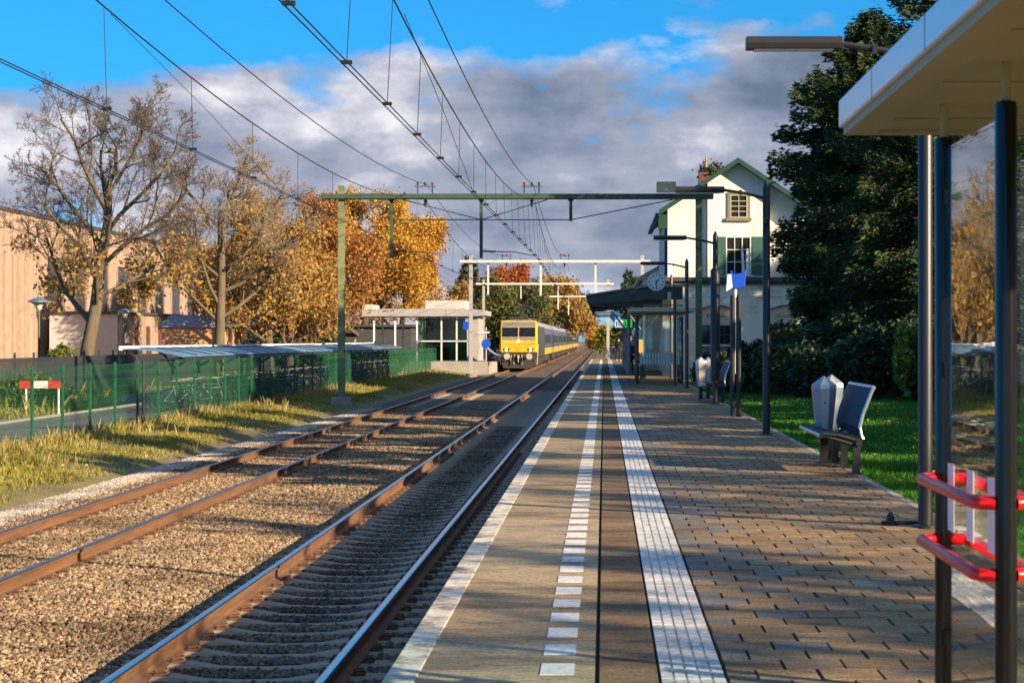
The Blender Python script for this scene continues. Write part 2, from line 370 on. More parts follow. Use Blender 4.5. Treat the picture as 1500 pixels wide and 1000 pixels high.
def emit(name, prof, y0, y1, coll, dens, smin, smax, seed, cut=None):
    mb = MB()
    spans = cut or [(y0, y1)]
    for a, b2 in spans:
        for (xa, za), (xb, zb) in zip(prof[:-1], prof[1:]):
            mb.add([(xa, a, za), (xb, a, zb), (xb, b2, zb), (xa, b2, za)], [(0, 1, 2, 3)])
    o = mb.build(name, m_bal); o['kind'] = 'stuff'; scatter(o, coll, dens, smin, smax, seed); return o
PF = [(-8.45, -0.955), (-7.6, -0.95), (-6.05, -0.95), (-5.4, -0.94), (-4.7, -0.935), (-4.1, -0.96), (-3.65, -0.965)]
emit('track_ballast', PF, 11.5, 30, c1, 900, 0.010, 0.034, 1)
emit('track_ballast', PF, 30, 75, c1, 400, 0.020, 0.044, 2)
emit('pale_ballast_shoulder', [(-9.25, -1.03), (-8.95, -0.965), (-8.35, -0.95)], 20, 75, c2, 760, 0.016, 0.038, 3)
SL0, PITCH = 11.0, 0.605
gaps = [(SL0 + PITCH * i + 0.125, SL0 + PITCH * (i + 1) - 0.125) for i in range(0, 80)]
emit('dark_ballast_between_sleepers', [(-3.6, -0.985), (-2.75, -0.985), (-1.9, -0.985)], 0, 0, c3, 760, 0.012, 0.032, 4, gaps)
emit('dark_ballast_beside_platform', [(-1.85, -0.975), (-1.1, -0.97)], 11, 60, c3, 560, 0.018, 0.04, 5)

# ------------------------------------------------------------------ sleepers and rails
m_slp = M('sleeper_concrete', (0.30, 0.24, 0.18), 0.9, 0.25, 6, bump=0.25, bscale=60)
m_clip = M('clip_steel', (0.12, 0.06, 0.035), 0.8, 0.3, 20)
secs = [(-1.26, -0.035, 0.145), (-1.05, 0.0, 0.15), (-0.55, 0.0, 0.145), (-0.32, -0.035, 0.11), (0, -0.045, 0.105), (0.32, -0.035, 0.11), (0.55, 0.0, 0.145), (1.05, 0.0, 0.15), (1.26, -0.035, 0.145)]
vs, fs = [], []
for x, z, hw in secs: vs += [(x, -hw, -0.2), (x, hw, -0.2), (x, hw * 0.92, z - 0.03), (x, hw * 0.72, z), (x, -hw * 0.72, z), (x, -hw * 0.92, z - 0.03)]
for i in range(len(secs) - 1):
    for j in range(6): fs.append((i * 6 + j, i * 6 + (j + 1) % 6, (i + 1) * 6 + (j + 1) % 6, (i + 1) * 6 + j))
fs += [tuple(range(6)), tuple(range(48, 54))]
def sleeper(loc, grp, lab):
    t = thing('railway_sleeper', lab, 'sleeper', loc, grp)
    MB().add(vs, fs).build('sleeper_block', m_slp, t)
    return t
def clip(sx2, s):
    b = MB(); x0 = sx2 + s * 0.075
    b.box(min(x0, x0 + s * 0.10), max(x0, x0 + s * 0.10), -0.055, 0.055, 0.0, 0.022)
    b.tube([(x0 + s * 0.01, -0.05, 0.03), (x0 + s * 0.08, -0.045, 0.045), (x0 + s * 0.09, 0, 0.03), (x0 + s * 0.08, 0.045, 0.045), (x0 + s * 0.01, 0.05, 0.03)], 0.012, 6)
    return b
GRP_N, GRP_L = 'sleepers under the near track', 'sleepers under the far track'
s0 = sleeper((TN, SL0, -0.945), GRP_N, 'concrete sleeper with dipped middle, one in the row of the track beside the platform')
for q in (-0.753, 0.753):
    for s in (-1, 1): clip(q, s).build('rail_clip', m_clip, s0)
bare = sleeper((TN, SL0 + PITCH * 56, -0.945), GRP_N, s0['label'])
for i in range(1, 150):
    if i == 56: continue
    dup(s0 if i < 56 else bare, (TN, SL0 + PITCH * i, -0.945))
LL = 'concrete sleeper almost buried in tan ballast under the track farther from the platform'
for i in range(0, 140):
    dup(s0 if i < 45 else bare, (TF, 17 + PITCH * i, -0.938), label=LL, group=GRP_L)
m_rust = M('rail_rust', (0.145, 0.068, 0.032), 0.85, 0.35, 3, bump=0.25, bscale=70, stretch=(1, 0.25, 3), dirt=(0.09, 0.045, 0.025), dirt_scale=2.0)
m_steel = M('rail_polished_steel', (0.62, 0.63, 0.66), 0.22, 0.08, 6, metal=1.0, stretch=(40, 0.2, 1))
m_steel2 = M('rail_dull_steel', (0.36, 0.29, 0.25), 0.34, 0.12, 6, metal=1.0, stretch=(40, 0.2, 1))
def rail(xc, lab, top):
    h = [(-0.07, 0), (0.07, 0), (0.07, 0.011), (0.02, 0.03), (0.009, 0.045), (0.009, 0.118), (0.034, 0.131), (0.036, 0.156)]
    prof = h + [(-x, z) for x, z in h[::-1][:-2]] + [(-0.07, 0.011)]
    b = MB(); b.prism([(xc + x, RAIL - 0.17 + z) for x, z in prof], 'y', 8, 640)
    b.mi = 1
    hd = [(-0.036, 0.1565), (-0.030, 0.168), (-0.015, 0.172), (0.015, 0.172), (0.030, 0.168), (0.036, 0.1565)]
    b.prism([(xc + x, RAIL - 0.17 + z) for x, z in hd], 'y', 8, 640)
    o = b.build('rail', [m_rust, top]); return tag(o, lab, 'rail', 'running rails')
rail(TN + 0.753, 'polished rail nearest the platform edge, shaded by the platform', m_steel)
rail(TN - 0.753, 'bright topped rail second from the platform, its rusty web sunlit', m_steel)
rail(TF + 0.753, 'brown rusty rail third from the platform, across the tan ballast', m_steel2)
rail(TF - 0.753, 'brown rusty rail farthest from the platform, along the grass verge', m_steel2)

# ------------------------------------------------------------------ platform
P0, P1 = 2.0, 162.0
m_conc = M('platform_concrete', (0.34, 0.30, 0.24), 0.9, 0.2, 3, bump=0.2, bscale=60, dirt=(0.22, 0.19, 0.15), dirt_scale=0.8)
m_dark = M('joint_dark', (0.03, 0.027, 0.024), 0.95, 0.2, 6)
o = MB().box(-0.86, 3.14, P0, P1, -1.3, -0.035).build('platform_base', m_dark); struct(o)
o = MB().box(-1.0, -0.862, P0, P1, -1.3, -0.13).build('platform_wall', M('platform_wall_concrete', (0.16, 0.15, 0.14), 0.9, 0.25, 3)); struct(o)
m_slab = island_mat('slab_concrete', [(0, (0.37, 0.275, 0.16)), (0.5, (0.44, 0.335, 0.20)), (1, (0.50, 0.395, 0.255))], 0.85, 40.0, 0.35, stain_shade=0.55)
b = MB(); y = 1.13
while y < P1: b.box(-1.05, -0.045, y + 0.007, y + 2.393, -0.16, 0.0); y += 2.4
struct(b.build('platform_edge', m_slab))
m, nt2, bs = nodes('worn_white_paint')
tcx = N(nt2, 'ShaderNodeTexCoord'); nn = N(nt2, 'ShaderNodeTexNoise', Scale=3.2, Detail=9.0, Roughness=0.78); nt2.links.new(tcx.outputs['Object'], nn.inputs['Vector'])
rr = ramp(nt2, [(0.40, (0.13, 0.11, 0.09)), (0.46, (0.40, 0.35, 0.28)), (0.52, (0.62, 0.57, 0.48)), (0.62, (0.74, 0.69, 0.60))]); nt2.links.new(nn.outputs['Fac'], rr.inputs['Fac']); nt2.links.new(rr.outputs[0], bs.inputs['Base Color']); bs.inputs['Roughness'].default_value = 0.8
m_wpaint = m
b = MB(); y = 1.13
while y < P1: b.box(-1.052, -0.90, y + 0.006, y + 2.39, -0.06, 0.005); y += 2.4
struct(b.build('edge_line', m_wpaint, bevel=0.004))
m_white = island_mat('marking_white', [(0, (0.66, 0.65, 0.64)), (1, (0.80, 0.79, 0.78))], 0.7, 25.0, 0.22)
b = MB(); y = 9.625 - 0.612 * 10
while y < P1: b.box(-0.311, -0.147, y, y + 0.33, -0.01, 0.004); y += 0.612
struct(b.build('safety_line_blocks', m_white))
def tiles(name, x0, x1, nx, y0, y1, L, gx, gy, mat, jit, bond=True, th=0.05, pick=None):
    b = MB(); wx = (x1 - x0) / nx; k = 0; y = y0
    while y < y1:
        off = (0.5 * wx if (k % 2 and bond) else 0.0); xs = []
        if off: xs.append((x0, x0 + off)); xs += [(x0 + off + i * wx, x0 + off + (i + 1) * wx) for i in range(nx - 1)]; xs.append((x1 - off, x1))
        else: xs = [(x0 + i * wx, x0 + (i + 1) * wx) for i in range(nx)]
        for xa, xb in xs:
            z = random.gauss(0, jit); tx = random.gauss(0, jit * 0.7); ty = random.gauss(0, jit * 0.7)
            g = gx * random.uniform(0.6, 1.5) / 2; h = gy * random.uniform(0.5, 1.4) / 2
            v = [(xa + g, y + h, -th), (xb - g, y + h, -th), (xb - g, y + L - h, -th), (xa + g, y + L - h, -th),
                 (xa + g, y + h, z - tx - ty), (xb - g, y + h, z + tx - ty), (xb - g, y + L - h, z + tx + ty), (xa + g, y + L - h, z - tx + ty)]
            if pick: b.mi = pick(0.5 * (xa + xb))
            b.add(v, [(4, 5, 6, 7), (0, 1, 5, 4), (1, 2, 6, 5), (2, 3, 7, 6), (3, 0, 4, 7)])
        y += L; k += 1
    return struct(b.build(name, mat))
m_brown = island_mat('brown_tile', [(0, (0.21, 0.135, 0.07)), (0.6, (0.29, 0.19, 0.10)), (1, (0.34, 0.235, 0.13))], 0.9, 50.0, 0.5, stain_shade=0.5)
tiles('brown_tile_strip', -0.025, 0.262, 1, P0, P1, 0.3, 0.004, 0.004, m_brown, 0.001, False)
m_pav = island_mat('paving_tile', [(0, (0.29, 0.19, 0.098)), (0.5, (0.37, 0.25, 0.128)), (0.85, (0.43, 0.295, 0.155)), (0.95, (0.25, 0.20, 0.16)), (1, (0.33, 0.26, 0.18))], 0.82, 60.0, 0.5, stain_shade=0.5)
m_pavg = island_mat('paving_tile_grey', [(0, (0.19, 0.165, 0.145)), (0.5, (0.235, 0.215, 0.195)), (1, (0.28, 0.26, 0.24))], 0.8, 60.0, 0.5, stain_shade=0.45)
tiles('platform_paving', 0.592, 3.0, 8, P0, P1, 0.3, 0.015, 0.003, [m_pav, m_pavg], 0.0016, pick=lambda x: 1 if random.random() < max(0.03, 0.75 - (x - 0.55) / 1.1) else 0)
o = MB().box(3.02, 3.13, P0, P1, -0.3, -0.012).build('platform_kerb', m_conc, bevel=0.01); struct(o)
m_tac = island_mat('tactile_white', [(0, (0.60, 0.585, 0.56)), (1, (0.76, 0.745, 0.72))], 0.75, 14.0, 0.3, stain_shade=0.22)
b = MB(); y = P0
while y < P1:
    wv = 0.306 / 5
    for k in range(5):
        xa = 0.274 + k * wv; a, c = (0.0012 if k == 0 else 0.006), (0.0012 if k == 4 else 0.006)
        b.box(xa + a, xa + wv - c, y + 0.012, y + 0.288, -0.03, 0.004)
    b.box(0.2745, 0.5795, y + 0.002, y + 0.298, -0.03, -0.006 + random.uniform(0, 0.002))
    y += 0.3
struct(b.build('tactile_strip', m_tac))
# ------------------------------------------------------------------ trees
def seg_mesh(name, P0_, P1_, R0, R1, n, mat, parent):
    P0_ = np.array(P0_); P1_ = np.array(P1_); R0 = np.array(R0); R1 = np.array(R1)
    d = P1_ - P0_; d /= np.linalg.norm(d, axis=1, keepdims=True) + 1e-9
    up = np.where(np.abs(d[:, 2:3]) < 0.9, np.array([[0, 0, 1.0]]), np.array([[0, 1.0, 0]]))
    a = np.cross(d, up); a /= np.linalg.norm(a, axis=1, keepdims=True); b = np.cross(a, d)
    t = np.arange(n) * 2 * PI / n; ct = np.cos(t)[None, :, None]; st = np.sin(t)[None, :, None]
    ring = a[:, None, :] * ct + b[:, None, :] * st
    V0 = P0_[:, None, :] + ring * R0[:, None, None]; V1 = (P1_ + d * 0.02)[:, None, :] + ring * R1[:, None, None]
    V = np.concatenate([V0, V1], axis=1).reshape(-1, 3); k = np.arange(len(P0_))[:, None] * 2 * n
    j = np.arange(n); f = np.stack([j, (j + 1) % n, n + (j + 1) % n, n + j], axis=1)
    Fc = (k[:, :, None] + f[None, :, :]).reshape(-1, 4)
    return np_mesh(name, V, Fc, mat, parent, True)
def grow(seed, H, r, levels, nch, ratio, ang, trunk=0.3, up=0.12, wob=0.12, fork=0.55):
    rg = np.random.default_rng(seed); segs = [([], [], [], []) for _ in range(levels + 1)]; tips = []
    def branch(p, d, L, r0, lv):
        ns = 5 if lv == 0 else (4 if lv < 3 else (3 if lv < levels else 2))
        pts = [p]; rs = [r0]; rend = r0 * (0.5 if lv < levels else 0.35); dirs = []
        for i in range(ns):
            d = d + rg.normal(0, wob * (0.5 if lv == 0 else 1), 3) + np.array([0, 0, up if lv else 0.03]); d /= np.linalg.norm(d)
            q = pts[-1] + d * L / ns; pts.append(q); rs.append(r0 + (rend - r0) * (i + 1) / ns); dirs.append(d)
            s = segs[lv]; s[0].append(pts[-2]); s[1].append(q); s[2].append(rs[-2]); s[3].append(rs[-1])
            if lv >= levels - 1: tips.append(q)
        if lv >= levels: return
        k = nch[lv]; lo = trunk if lv == 0 else 0.25
        ph = rg.uniform(0, 6.28)
        for j in range(k):
            t = lo + (1 - lo) * (j + rg.uniform(0.2, 0.9)) / k; t = min(t, 0.99)
            i = int(t * ns); f = t * ns - i; q = pts[i] + (pts[i + 1] - pts[i]) * f; dd = dirs[i]
            ax = np.cross(dd, [0.3, 0.2, 1.0] if abs(dd[2]) < 0.95 else [1.0, 0, 0]); ax /= np.linalg.norm(ax); bx = np.cross(dd, ax)
            ph += 2.4 + rg.normal(0, 0.4); th = R(ang[lv]) * rg.uniform(0.7, 1.25)
            nd = dd * math.cos(th) + (ax * math.cos(ph) + bx * math.sin(ph)) * math.sin(th)
            sc_ = (1.15 - 0.55 * t) if lv == 0 else (1.1 - 0.5 * t)
            branch(q, nd, L * ratio[lv] * rg.uniform(0.75, 1.2) * sc_, (rs[i] + (rs[i + 1] - rs[i]) * f) * fork * rg.uniform(0.8, 1.1), lv + 1)
    branch(np.zeros(3), np.array([0, 0, 1.0]), H, r, 0)
    return segs, np.array(tips)
def leaf_mesh(name, P, size, seed, mat, parent, D=None, aspect=0.6, flat=0.0):
    rg = np.random.default_rng(seed); n = len(P)
    u = rg.normal(0, 1, (n, 3)) if D is None else D + rg.normal(0, 0.35, (n, 3)); u /= np.linalg.norm(u, axis=1, keepdims=True) + 1e-9
    w0 = rg.normal(0, 1, (n, 3)); 
    if flat: w0 = w0 * np.array([1, 1, 1 - flat])
    v = w0 - (w0 * u).sum(1, keepdims=True) * u; v /= np.linalg.norm(v, axis=1, keepdims=True) + 1e-9
    s = size * rg.uniform(0.6, 1.35, (n, 1)); u = u * s; v = v * s * aspect
    V = np.stack([P - u * 0.5, P + v * 0.5, P + u * 0.6, P - v * 0.5], axis=1).reshape(-1, 3)
    return np_mesh(name, V, np.arange(4 * n).reshape(n, 4), mat, parent)
m_bark = M('bark_grey_brown', (0.115, 0.09, 0.057), 0.9, 0.4, 3, bump=0.8, bscale=12, stretch=(1, 1, 0.25))
m_bark2 = M('bark_dark', (0.10, 0.075, 0.055), 0.9, 0.35, 3, bump=0.5, bscale=12, stretch=(1, 1, 0.25))
m_twig = M('twig_brown', (0.17, 0.125, 0.085), 0.85, 0.3, 2)
m_twig_dark = M('twig_dark', (0.10, 0.075, 0.055), 0.85, 0.3, 2)
m_twig_pale = M('twig_pale', (0.27, 0.215, 0.16), 0.85, 0.3, 2)
m_gold = island_mat('leaf_gold', [(0, (0.15, 0.065, 0.018)), (0.3, (0.36, 0.175, 0.03)), (0.6, (0.55, 0.31, 0.04)), (0.85, (0.66, 0.43, 0.07)), (1, (0.28, 0.24, 0.05))], 0.6, 3, 0.0, 0.3, 0.3, big=0.5)
m_orng = island_mat('leaf_orange', [(0, (0.12, 0.05, 0.02)), (0.3, (0.27, 0.115, 0.035)), (0.65, (0.42, 0.195, 0.05)), (0.9, (0.52, 0.31, 0.07)), (1, (0.22, 0.19, 0.05))], 0.6, 3, 0.0, 0.3, 0.3, big=0.5)
m_brwn = island_mat('leaf_brown', [(0, (0.13, 0.07, 0.025)), (0.4, (0.32, 0.18, 0.05)), (0.75, (0.46, 0.30, 0.07)), (1, (0.36, 0.31, 0.08))], 0.7, 3, 0.0, 0.3, 0.3, big=0.5)
m_rust_l = island_mat('leaf_rust', [(0, (0.20, 0.045, 0.015)), (0.5, (0.36, 0.09, 0.025)), (1, (0.46, 0.17, 0.04))], 0.7, 3, 0.0, 0.3, 0.3, big=0.3)
m_grn = island_mat('leaf_green', [(0, (0.035, 0.05, 0.012)), (0.5, (0.085, 0.10, 0.025)), (0.85, (0.15, 0.15, 0.04)), (1, (0.25, 0.21, 0.05))], 0.6, 3, 0.0, 0.3, 0.25, big=0.35)
m_con = island_mat('needle_dark_green', [(0, (0.016, 0.030, 0.016)), (0.4, (0.034, 0.062, 0.026)), (0.8, (0.075, 0.110, 0.032)), (1, (0.16, 0.18, 0.05))], 0.7, 3, 0.0, 0.2, 0.15, big=0.6)
m_hedge = island_mat('hedge_leaf', [(0, (0.012, 0.025, 0.010)), (0.5, (0.03, 0.055, 0.02)), (1, (0.07, 0.10, 0.03))], 0.5, 3, 0.0, 0.4, 0.15, big=0.8)
m_lime = island_mat('leaf_yellow_green', [(0, (0.08, 0.12, 0.015)), (0.5, (0.20, 0.23, 0.03)), (1, (0.34, 0.34, 0.05))], 0.5, 3, 0.0, 0.4, 0.3, big=0.8)

def broad(name, label, cat, loc, seed, H, r, nch, ratio, ang, levels=4, trunk=0.3, up=0.1, wob=0.13, leaf=None, nleaf=0, lsize=0.25, lspread=0.35, lowbias=None,
          bark=None, twig=None, group=None, rmin=0.0, fork=0.6, minz=0.0, sxy=1.0):
    t = thing(name, label, cat, loc, group)
    segs, tips = grow(seed, H, r, levels, nch, ratio, ang, trunk, up, wob, fork)
    def cat_(lv):
        A_, B_, C_, D_ = [], [], [], []
        for l in lv:
            A_ += segs[l][0]; B_ += segs[l][1]; C_ += segs[l][2]; D_ += segs[l][3]
        return [np.array(A_) * [sxy, sxy, 1], np.array(B_) * [sxy, sxy, 1], np.maximum(C_, rmin), np.maximum(D_, rmin * 0.8)]
    seg_mesh('trunk', *cat_([0]), 10, bark or m_bark, t)
    seg_mesh('limbs', *cat_([1, 2]), 6, bark or m_bark, t)
    seg_mesh('twigs', *cat_(range(3, levels + 1)), 3, twig or m_twig, t)
    if leaf:
        rg = np.random.default_rng(seed + 99); tp = tips * [sxy, sxy, 1]; tp = tp[tp[:, 2] > minz]
        if lowbias is not None:
            z = tp[:, 2]; p = np.clip(1 - (z - lowbias[0]) / (lowbias[1] - lowbias[0]), 0.0, 1); p /= p.sum()
            idx = rg.choice(len(tp), nleaf, p=p)
        else: idx = rg.integers(0, len(tp), nleaf)
        P = tp[idx] + rg.normal(0, lspread, (nleaf, 3)); leaf_mesh('foliage', P, lsize, seed, leaf, t)
    return t
def YZ(px, py, Y): return (X(px, Y), Y)

# bare trees left of the tracks
broad('bare_tree', 'tall bare tree with gold leaves on its low branches, between two street lamps', 'tree', (X(124, 95), 95, -0.95), 21, 10.4, 0.37,
      [11, 7, 7, 6, 4], [0.64, 0.58, 0.52, 0.52, 0.55], [50, 44, 44, 46, 46], levels=5, trunk=0.30, up=0.06, wob=0.15, leaf=m_brwn, nleaf=2300, lsize=0.22, lspread=0.22, lowbias=(2.2, 7.6), rmin=0.011, fork=0.50, twig=m_twig_dark, minz=2.4)
broad('bare_tree', 'pale twiggy bare tree with a forked trunk above the nearest bicycle shelter', 'tree', (X(322, 112), 112, -0.95), 34, 9.8, 0.34,
      [11, 7, 7, 6, 4], [0.60, 0.58, 0.52, 0.52, 0.55], [50, 44, 44, 46, 46], levels=5, trunk=0.30, up=0.06, wob=0.15, leaf=m_brwn, nleaf=1800, lsize=0.24, lspread=0.25, lowbias=(3.0, 8.0), twig=m_twig_pale, rmin=0.012, fork=0.48, minz=3.0)
# autumn trees
at = [('autumn_tree', 'reddish brown half bare autumn tree just right of the pale bare tree', 397, 134, 9.4, m_brwn, 15000, 41),
      ('autumn_tree', 'broad orange brown autumn tree behind the green overhead line mast', 462, 150, 10.6, m_orng, 32000, 42),
      ('autumn_tree', 'golden orange autumn tree between the green mast and the flat roofed shelter', 535, 166, 11.6, m_gold, 36000, 43),
      ('autumn_tree', 'bright yellow autumn tree behind the roof of the far platform shelter', 582, 172, 10.6, m_gold, 46000, 44),
      ('autumn_tree', 'low olive brown autumn tree seen over the middle of the bicycle shelter', 425, 122, 6.4, m_brwn, 12000, 45),
      ('autumn_tree', 'dark orange autumn tree filling in behind the pale bare tree', 330, 160, 8.2, m_orng, 16000, 46)]
for nm, lb, px, Y, H, lm, nl, sd_ in at:
    broad(nm, lb, 'tree', (X(px, Y), Y, -0.95), sd_, H, 0.32, [10, 6, 5, 4], [0.50, 0.60, 0.55, 0.5], [58, 48, 45, 45], levels=4, trunk=0.18, up=0.10, wob=0.12, leaf=lm, nleaf=nl, lsize=0.22,
          lspread=0.36, bark=m_bark2, rmin=0.02, group=None)
# trees along the line in the distance
dt = [('dark_tree', 'bare brown thicket tree above the white box on the far platform shelter roof', 655, 225, 6.5, m_brwn, 9000, 51, 0.3),
      ('autumn_tree', 'rust red treetop behind the second portal beam', 738, 250, 9.0, m_rust_l, 14000, 52, 0.35),
      ('green_tree', 'dark green tree behind the locomotive, left of its pantograph', 722, 205, 6.6, m_grn, 15000, 53, 0.3),
      ('green_tree', 'olive green tree right above the locomotive', 770, 235, 7.3, m_grn, 15000, 54, 0.3),
      ('autumn_tree', 'brown and green tree above the first coaches of the train', 808, 290, 9.2, m_brwn, 13000, 55, 0.4),
      ('green_tree', 'dull green tree beyond the end of the train, left of the track vanishing point', 832, 330, 9.2, m_grn, 12000, 56, 0.42),
      ('autumn_tree', 'small yellow tree under the far end of the station canopy', 872, 400, 3.7, m_gold, 7000, 57, 0.4),
      ('autumn_tree', 'small yellow green bush tree beyond the platform end, right of the yellow tree', 893, 330, 3.4, m_lime, 7000, 58, 0.36),
      ('green_tree', 'low dark tree between the locomotive and the second portal mast', 702, 230, 5.2, m_grn, 9000, 59, 0.3)]
for nm, lb, px, Y, H, lm, nl, sd_, ls in dt:
    broad(nm, lb, 'tree', (X(px, Y), Y, -0.95), sd_, H, 0.26, [10, 6, 5], [0.52, 0.6, 0.55], [60, 50, 45], levels=3, trunk=0.12, up=0.08, wob=0.12, leaf=lm, nleaf=nl, lsize=ls, lspread=0.45, bark=m_bark2, rmin=0.02)

# ------------------------------------------------------------------ conifers
def conifer(name, label, loc, seed, H, rad, nb, nleaf, lsize, mat, zlo=0.3, droop=0.35, prof=None):
    t = thing(name, label, 'tree', loc); rg = np.random.default_rng(seed)
    prof = prof or (lambda f: (1 - f) ** 0.75)
    seg_mesh('trunk', [[0, 0, 0]], [[0, 0, H * 0.97]], [rad * 0.06], [0.03], 8, m_bark2, t)
    A_, B_, R0, R1, P, D = [], [], [], [], [], []
    for i in range(nb):
        f = (i + rg.uniform(0, 1)) / nb; f = f ** 1.15; z0 = zlo + f * (H - zlo) * 0.985; L = rad * prof(f) * rg.uniform(0.6, 1.18) + 0.3
        az = i * 2.399 + rg.normal(0, 0.25); el = 0.25 + 0.35 * f; d = np.array([math.cos(az) * math.cos(el), math.sin(az) * math.cos(el), math.sin(el)])
        p = np.array([0, 0, z0]); n = 6; pts = [p]
        for k in range(n):
            d = d + np.array([0, 0, -droop * 0.30 if k < 4 else 0.10]) + rg.normal(0, 0.05, 3); d /= np.linalg.norm(d); p = p + d * L / n; pts.append(p)
            A_.append(pts[-2]); B_.append(p); R0.append(0.05 * (1 - k / n) * L / 3 + 0.008); R1.append(0.05 * (1 - (k + 1) / n) * L / 3 + 0.008)
        pts = np.array(pts); m_ = max(12, int(nleaf * L / (nb * rad * 0.62)))
        tt = rg.uniform(0.12, 1.0, m_) ** 0.75 * n; ii = np.minimum(tt.astype(int), n - 1); ff = (tt - ii)[:, None]
        base = pts[ii] * (1 - ff) + pts[ii + 1] * ff; dirs = pts[ii + 1] - pts[ii]; dirs /= np.linalg.norm(dirs, axis=1, keepdims=True)
        side = np.cross(dirs, [0, 0, 1.0]); side /= np.linalg.norm(side, axis=1, keepdims=True) + 1e-6
        wdt = (0.30 * L * (1.05 - tt / n))[:, None] * rg.uniform(-1, 1, (m_, 1))
        q = base + side * wdt + dirs * np.abs(wdt) * 0.5 + np.array([0, 0, 1.0]) * (-np.abs(wdt) * droop * 0.8 + rg.normal(0, 0.13, (m_, 1)))
        dd = dirs + side * np.sign(wdt) * 0.8 + np.array([0, 0, -0.25]); P.append(q); D.append(dd)
    seg_mesh('limbs', A_, B_, R0, R1, 4, m_bark2, t)
    leaf_mesh('foliage', np.concatenate(P), lsize, seed, mat, t, D=np.concatenate(D), aspect=0.34)
    return t
conifer('conifer', 'tall dark conifer with ragged drooping branches in front of the white station gable', (X(1276, 66), 66, -0.1), 61, 12.6, 3.75, 430, 150000, 0.19, m_con, 0.2, 0.40, lambda f: (0.72 + 0.35 * f if f < 0.62 else 0.96 * ((1 - f) / 0.38) ** 0.85) * (0.88 + 0.12 * math.sin(f * 37)))
conifer('conifer', 'tallest dark conifer, its top rising behind the shelter roof', (X(1418, 69), 69, -0.1), 62, 18.5, 5.6, 360, 130000, 0.20, m_con, 0.2, 0.4, lambda f: min(1.0, ((1 - f) / 0.5) ** 0.9) * (0.85 + 0.15 * math.sin(f * 25)))
conifer('conifer', 'dark conifer seen between the lamp post and the shelter posts, nearest of the conifers', (X(1368, 60), 60, -0.1), 63, 11.0, 4.6, 300, 90000, 0.19, m_con, 0.2, 0.4, lambda f: (1 - f) ** 0.5)
conifer('conifer', 'spiky conifer top showing above the station canopy beside the clock', (X(921, 205), 205, -0.9), 64, 9.6, 2.2, 70, 7000, 0.35, m_con, 1.0, 0.3)
conifer('conifer', 'dark narrow conifer behind the second portal mast, left of the locomotive', (X(686, 260), 260, -0.9), 65, 13.4, 3.0, 90, 12000, 0.45, m_con, 0.6, 0.3, lambda f: (1 - f) ** 0.6)
conifer('conifer', 'small dark conifer tip beside the rust red tree behind the portals', (X(762, 300), 300, -0.9), 66, 12.0, 3.0, 70, 8000, 0.5, m_con, 0.6, 0.3)

# ------------------------------------------------------------------ bushes and hedges
def bush(name, label, loc, seed, rx, ry, rz_, n, size, mat, cat='bush'):
    t = thing(name, label, cat, loc); rg = np.random.default_rng(seed)
    nl = 14; cs = rg.uniform(-0.6, 0.6, (nl, 3)) * [rx, ry, 0]; cs[:, 2] = rg.uniform(0.25, 0.66, nl) * rz_
    rs = rg.uniform(0.35, 0.52, nl)
    ii = rg.integers(0, nl, n); u = rg.normal(0, 1, (n, 3)); u /= np.linalg.norm(u, axis=1, keepdims=True)
    rr_ = rg.uniform(0.55, 1.05, (n, 1)) ** 0.5
    P = cs[ii] + u * rr_ * rs[ii][:, None] * [rx, ry, rz_ * 0.85]; P[:, 2] = np.maximum(P[:, 2], 0.02)
    leaf_mesh('foliage', P, size, seed, mat, t, aspect=0.65)
    A_, B_ = [], []
    for k in range(nl): A_.append([cs[k][0] * 0.2, cs[k][1] * 0.2, 0]); B_.append(cs[k])
    seg_mesh('stems', A_, B_, [0.04] * nl, [0.015] * nl, 5, m_bark2, t)
    return t
bush('clipped_bush', 'rounded clipped bush just right of the information pole, in front of the white wall', (X(1105, 74), 74, -0.1), 71, 1.0, 1.0, 1.75, 6500, 0.13, m_hedge)
bush('clipped_bush', 'wide dark bush behind the lawn, left of the tall lamp post', (X(1105, 63), 63, -0.1), 72, 1.3, 1.0, 1.15, 7500, 0.13, m_hedge)
bush('dark_bush', 'dark bush under the left conifer, behind the lawn', (X(1165, 62), 62, -0.1), 73, 1.5, 1.2, 1.8, 8000, 0.14, m_hedge)
bush('dark_bush', 'dark bush behind the bin and near bench', (X(1225, 58), 58, -0.1), 74, 1.6, 1.2, 1.7, 8000, 0.14, m_hedge)
bush('dark_bush', 'tall dark bush in the shade right behind the near bench', (X(1290, 56), 56, -0.1), 75, 1.6, 1.2, 2.3, 9000, 0.14, m_hedge)
bush('yellow_green_shrub', 'yellow green shrub touched by sun beside the shelter post', (X(1338, 54), 54, -0.1), 76, 0.60, 0.6, 2.25, 3000, 0.16, m_lime, 'shrub')
bush('dark_bush', 'dark bush seen through the shelter glass at the lawn edge', (X(1420, 54), 54, -0.1), 77, 1.8, 1.2, 1.9, 8000, 0.14, m_hedge)
bush('dark_bush', 'low dark bush at the platform side of the station, behind the far bench', (X(1050, 80), 80, -0.1), 78, 1.3, 0.9, 1.2, 7000, 0.13, m_hedge)

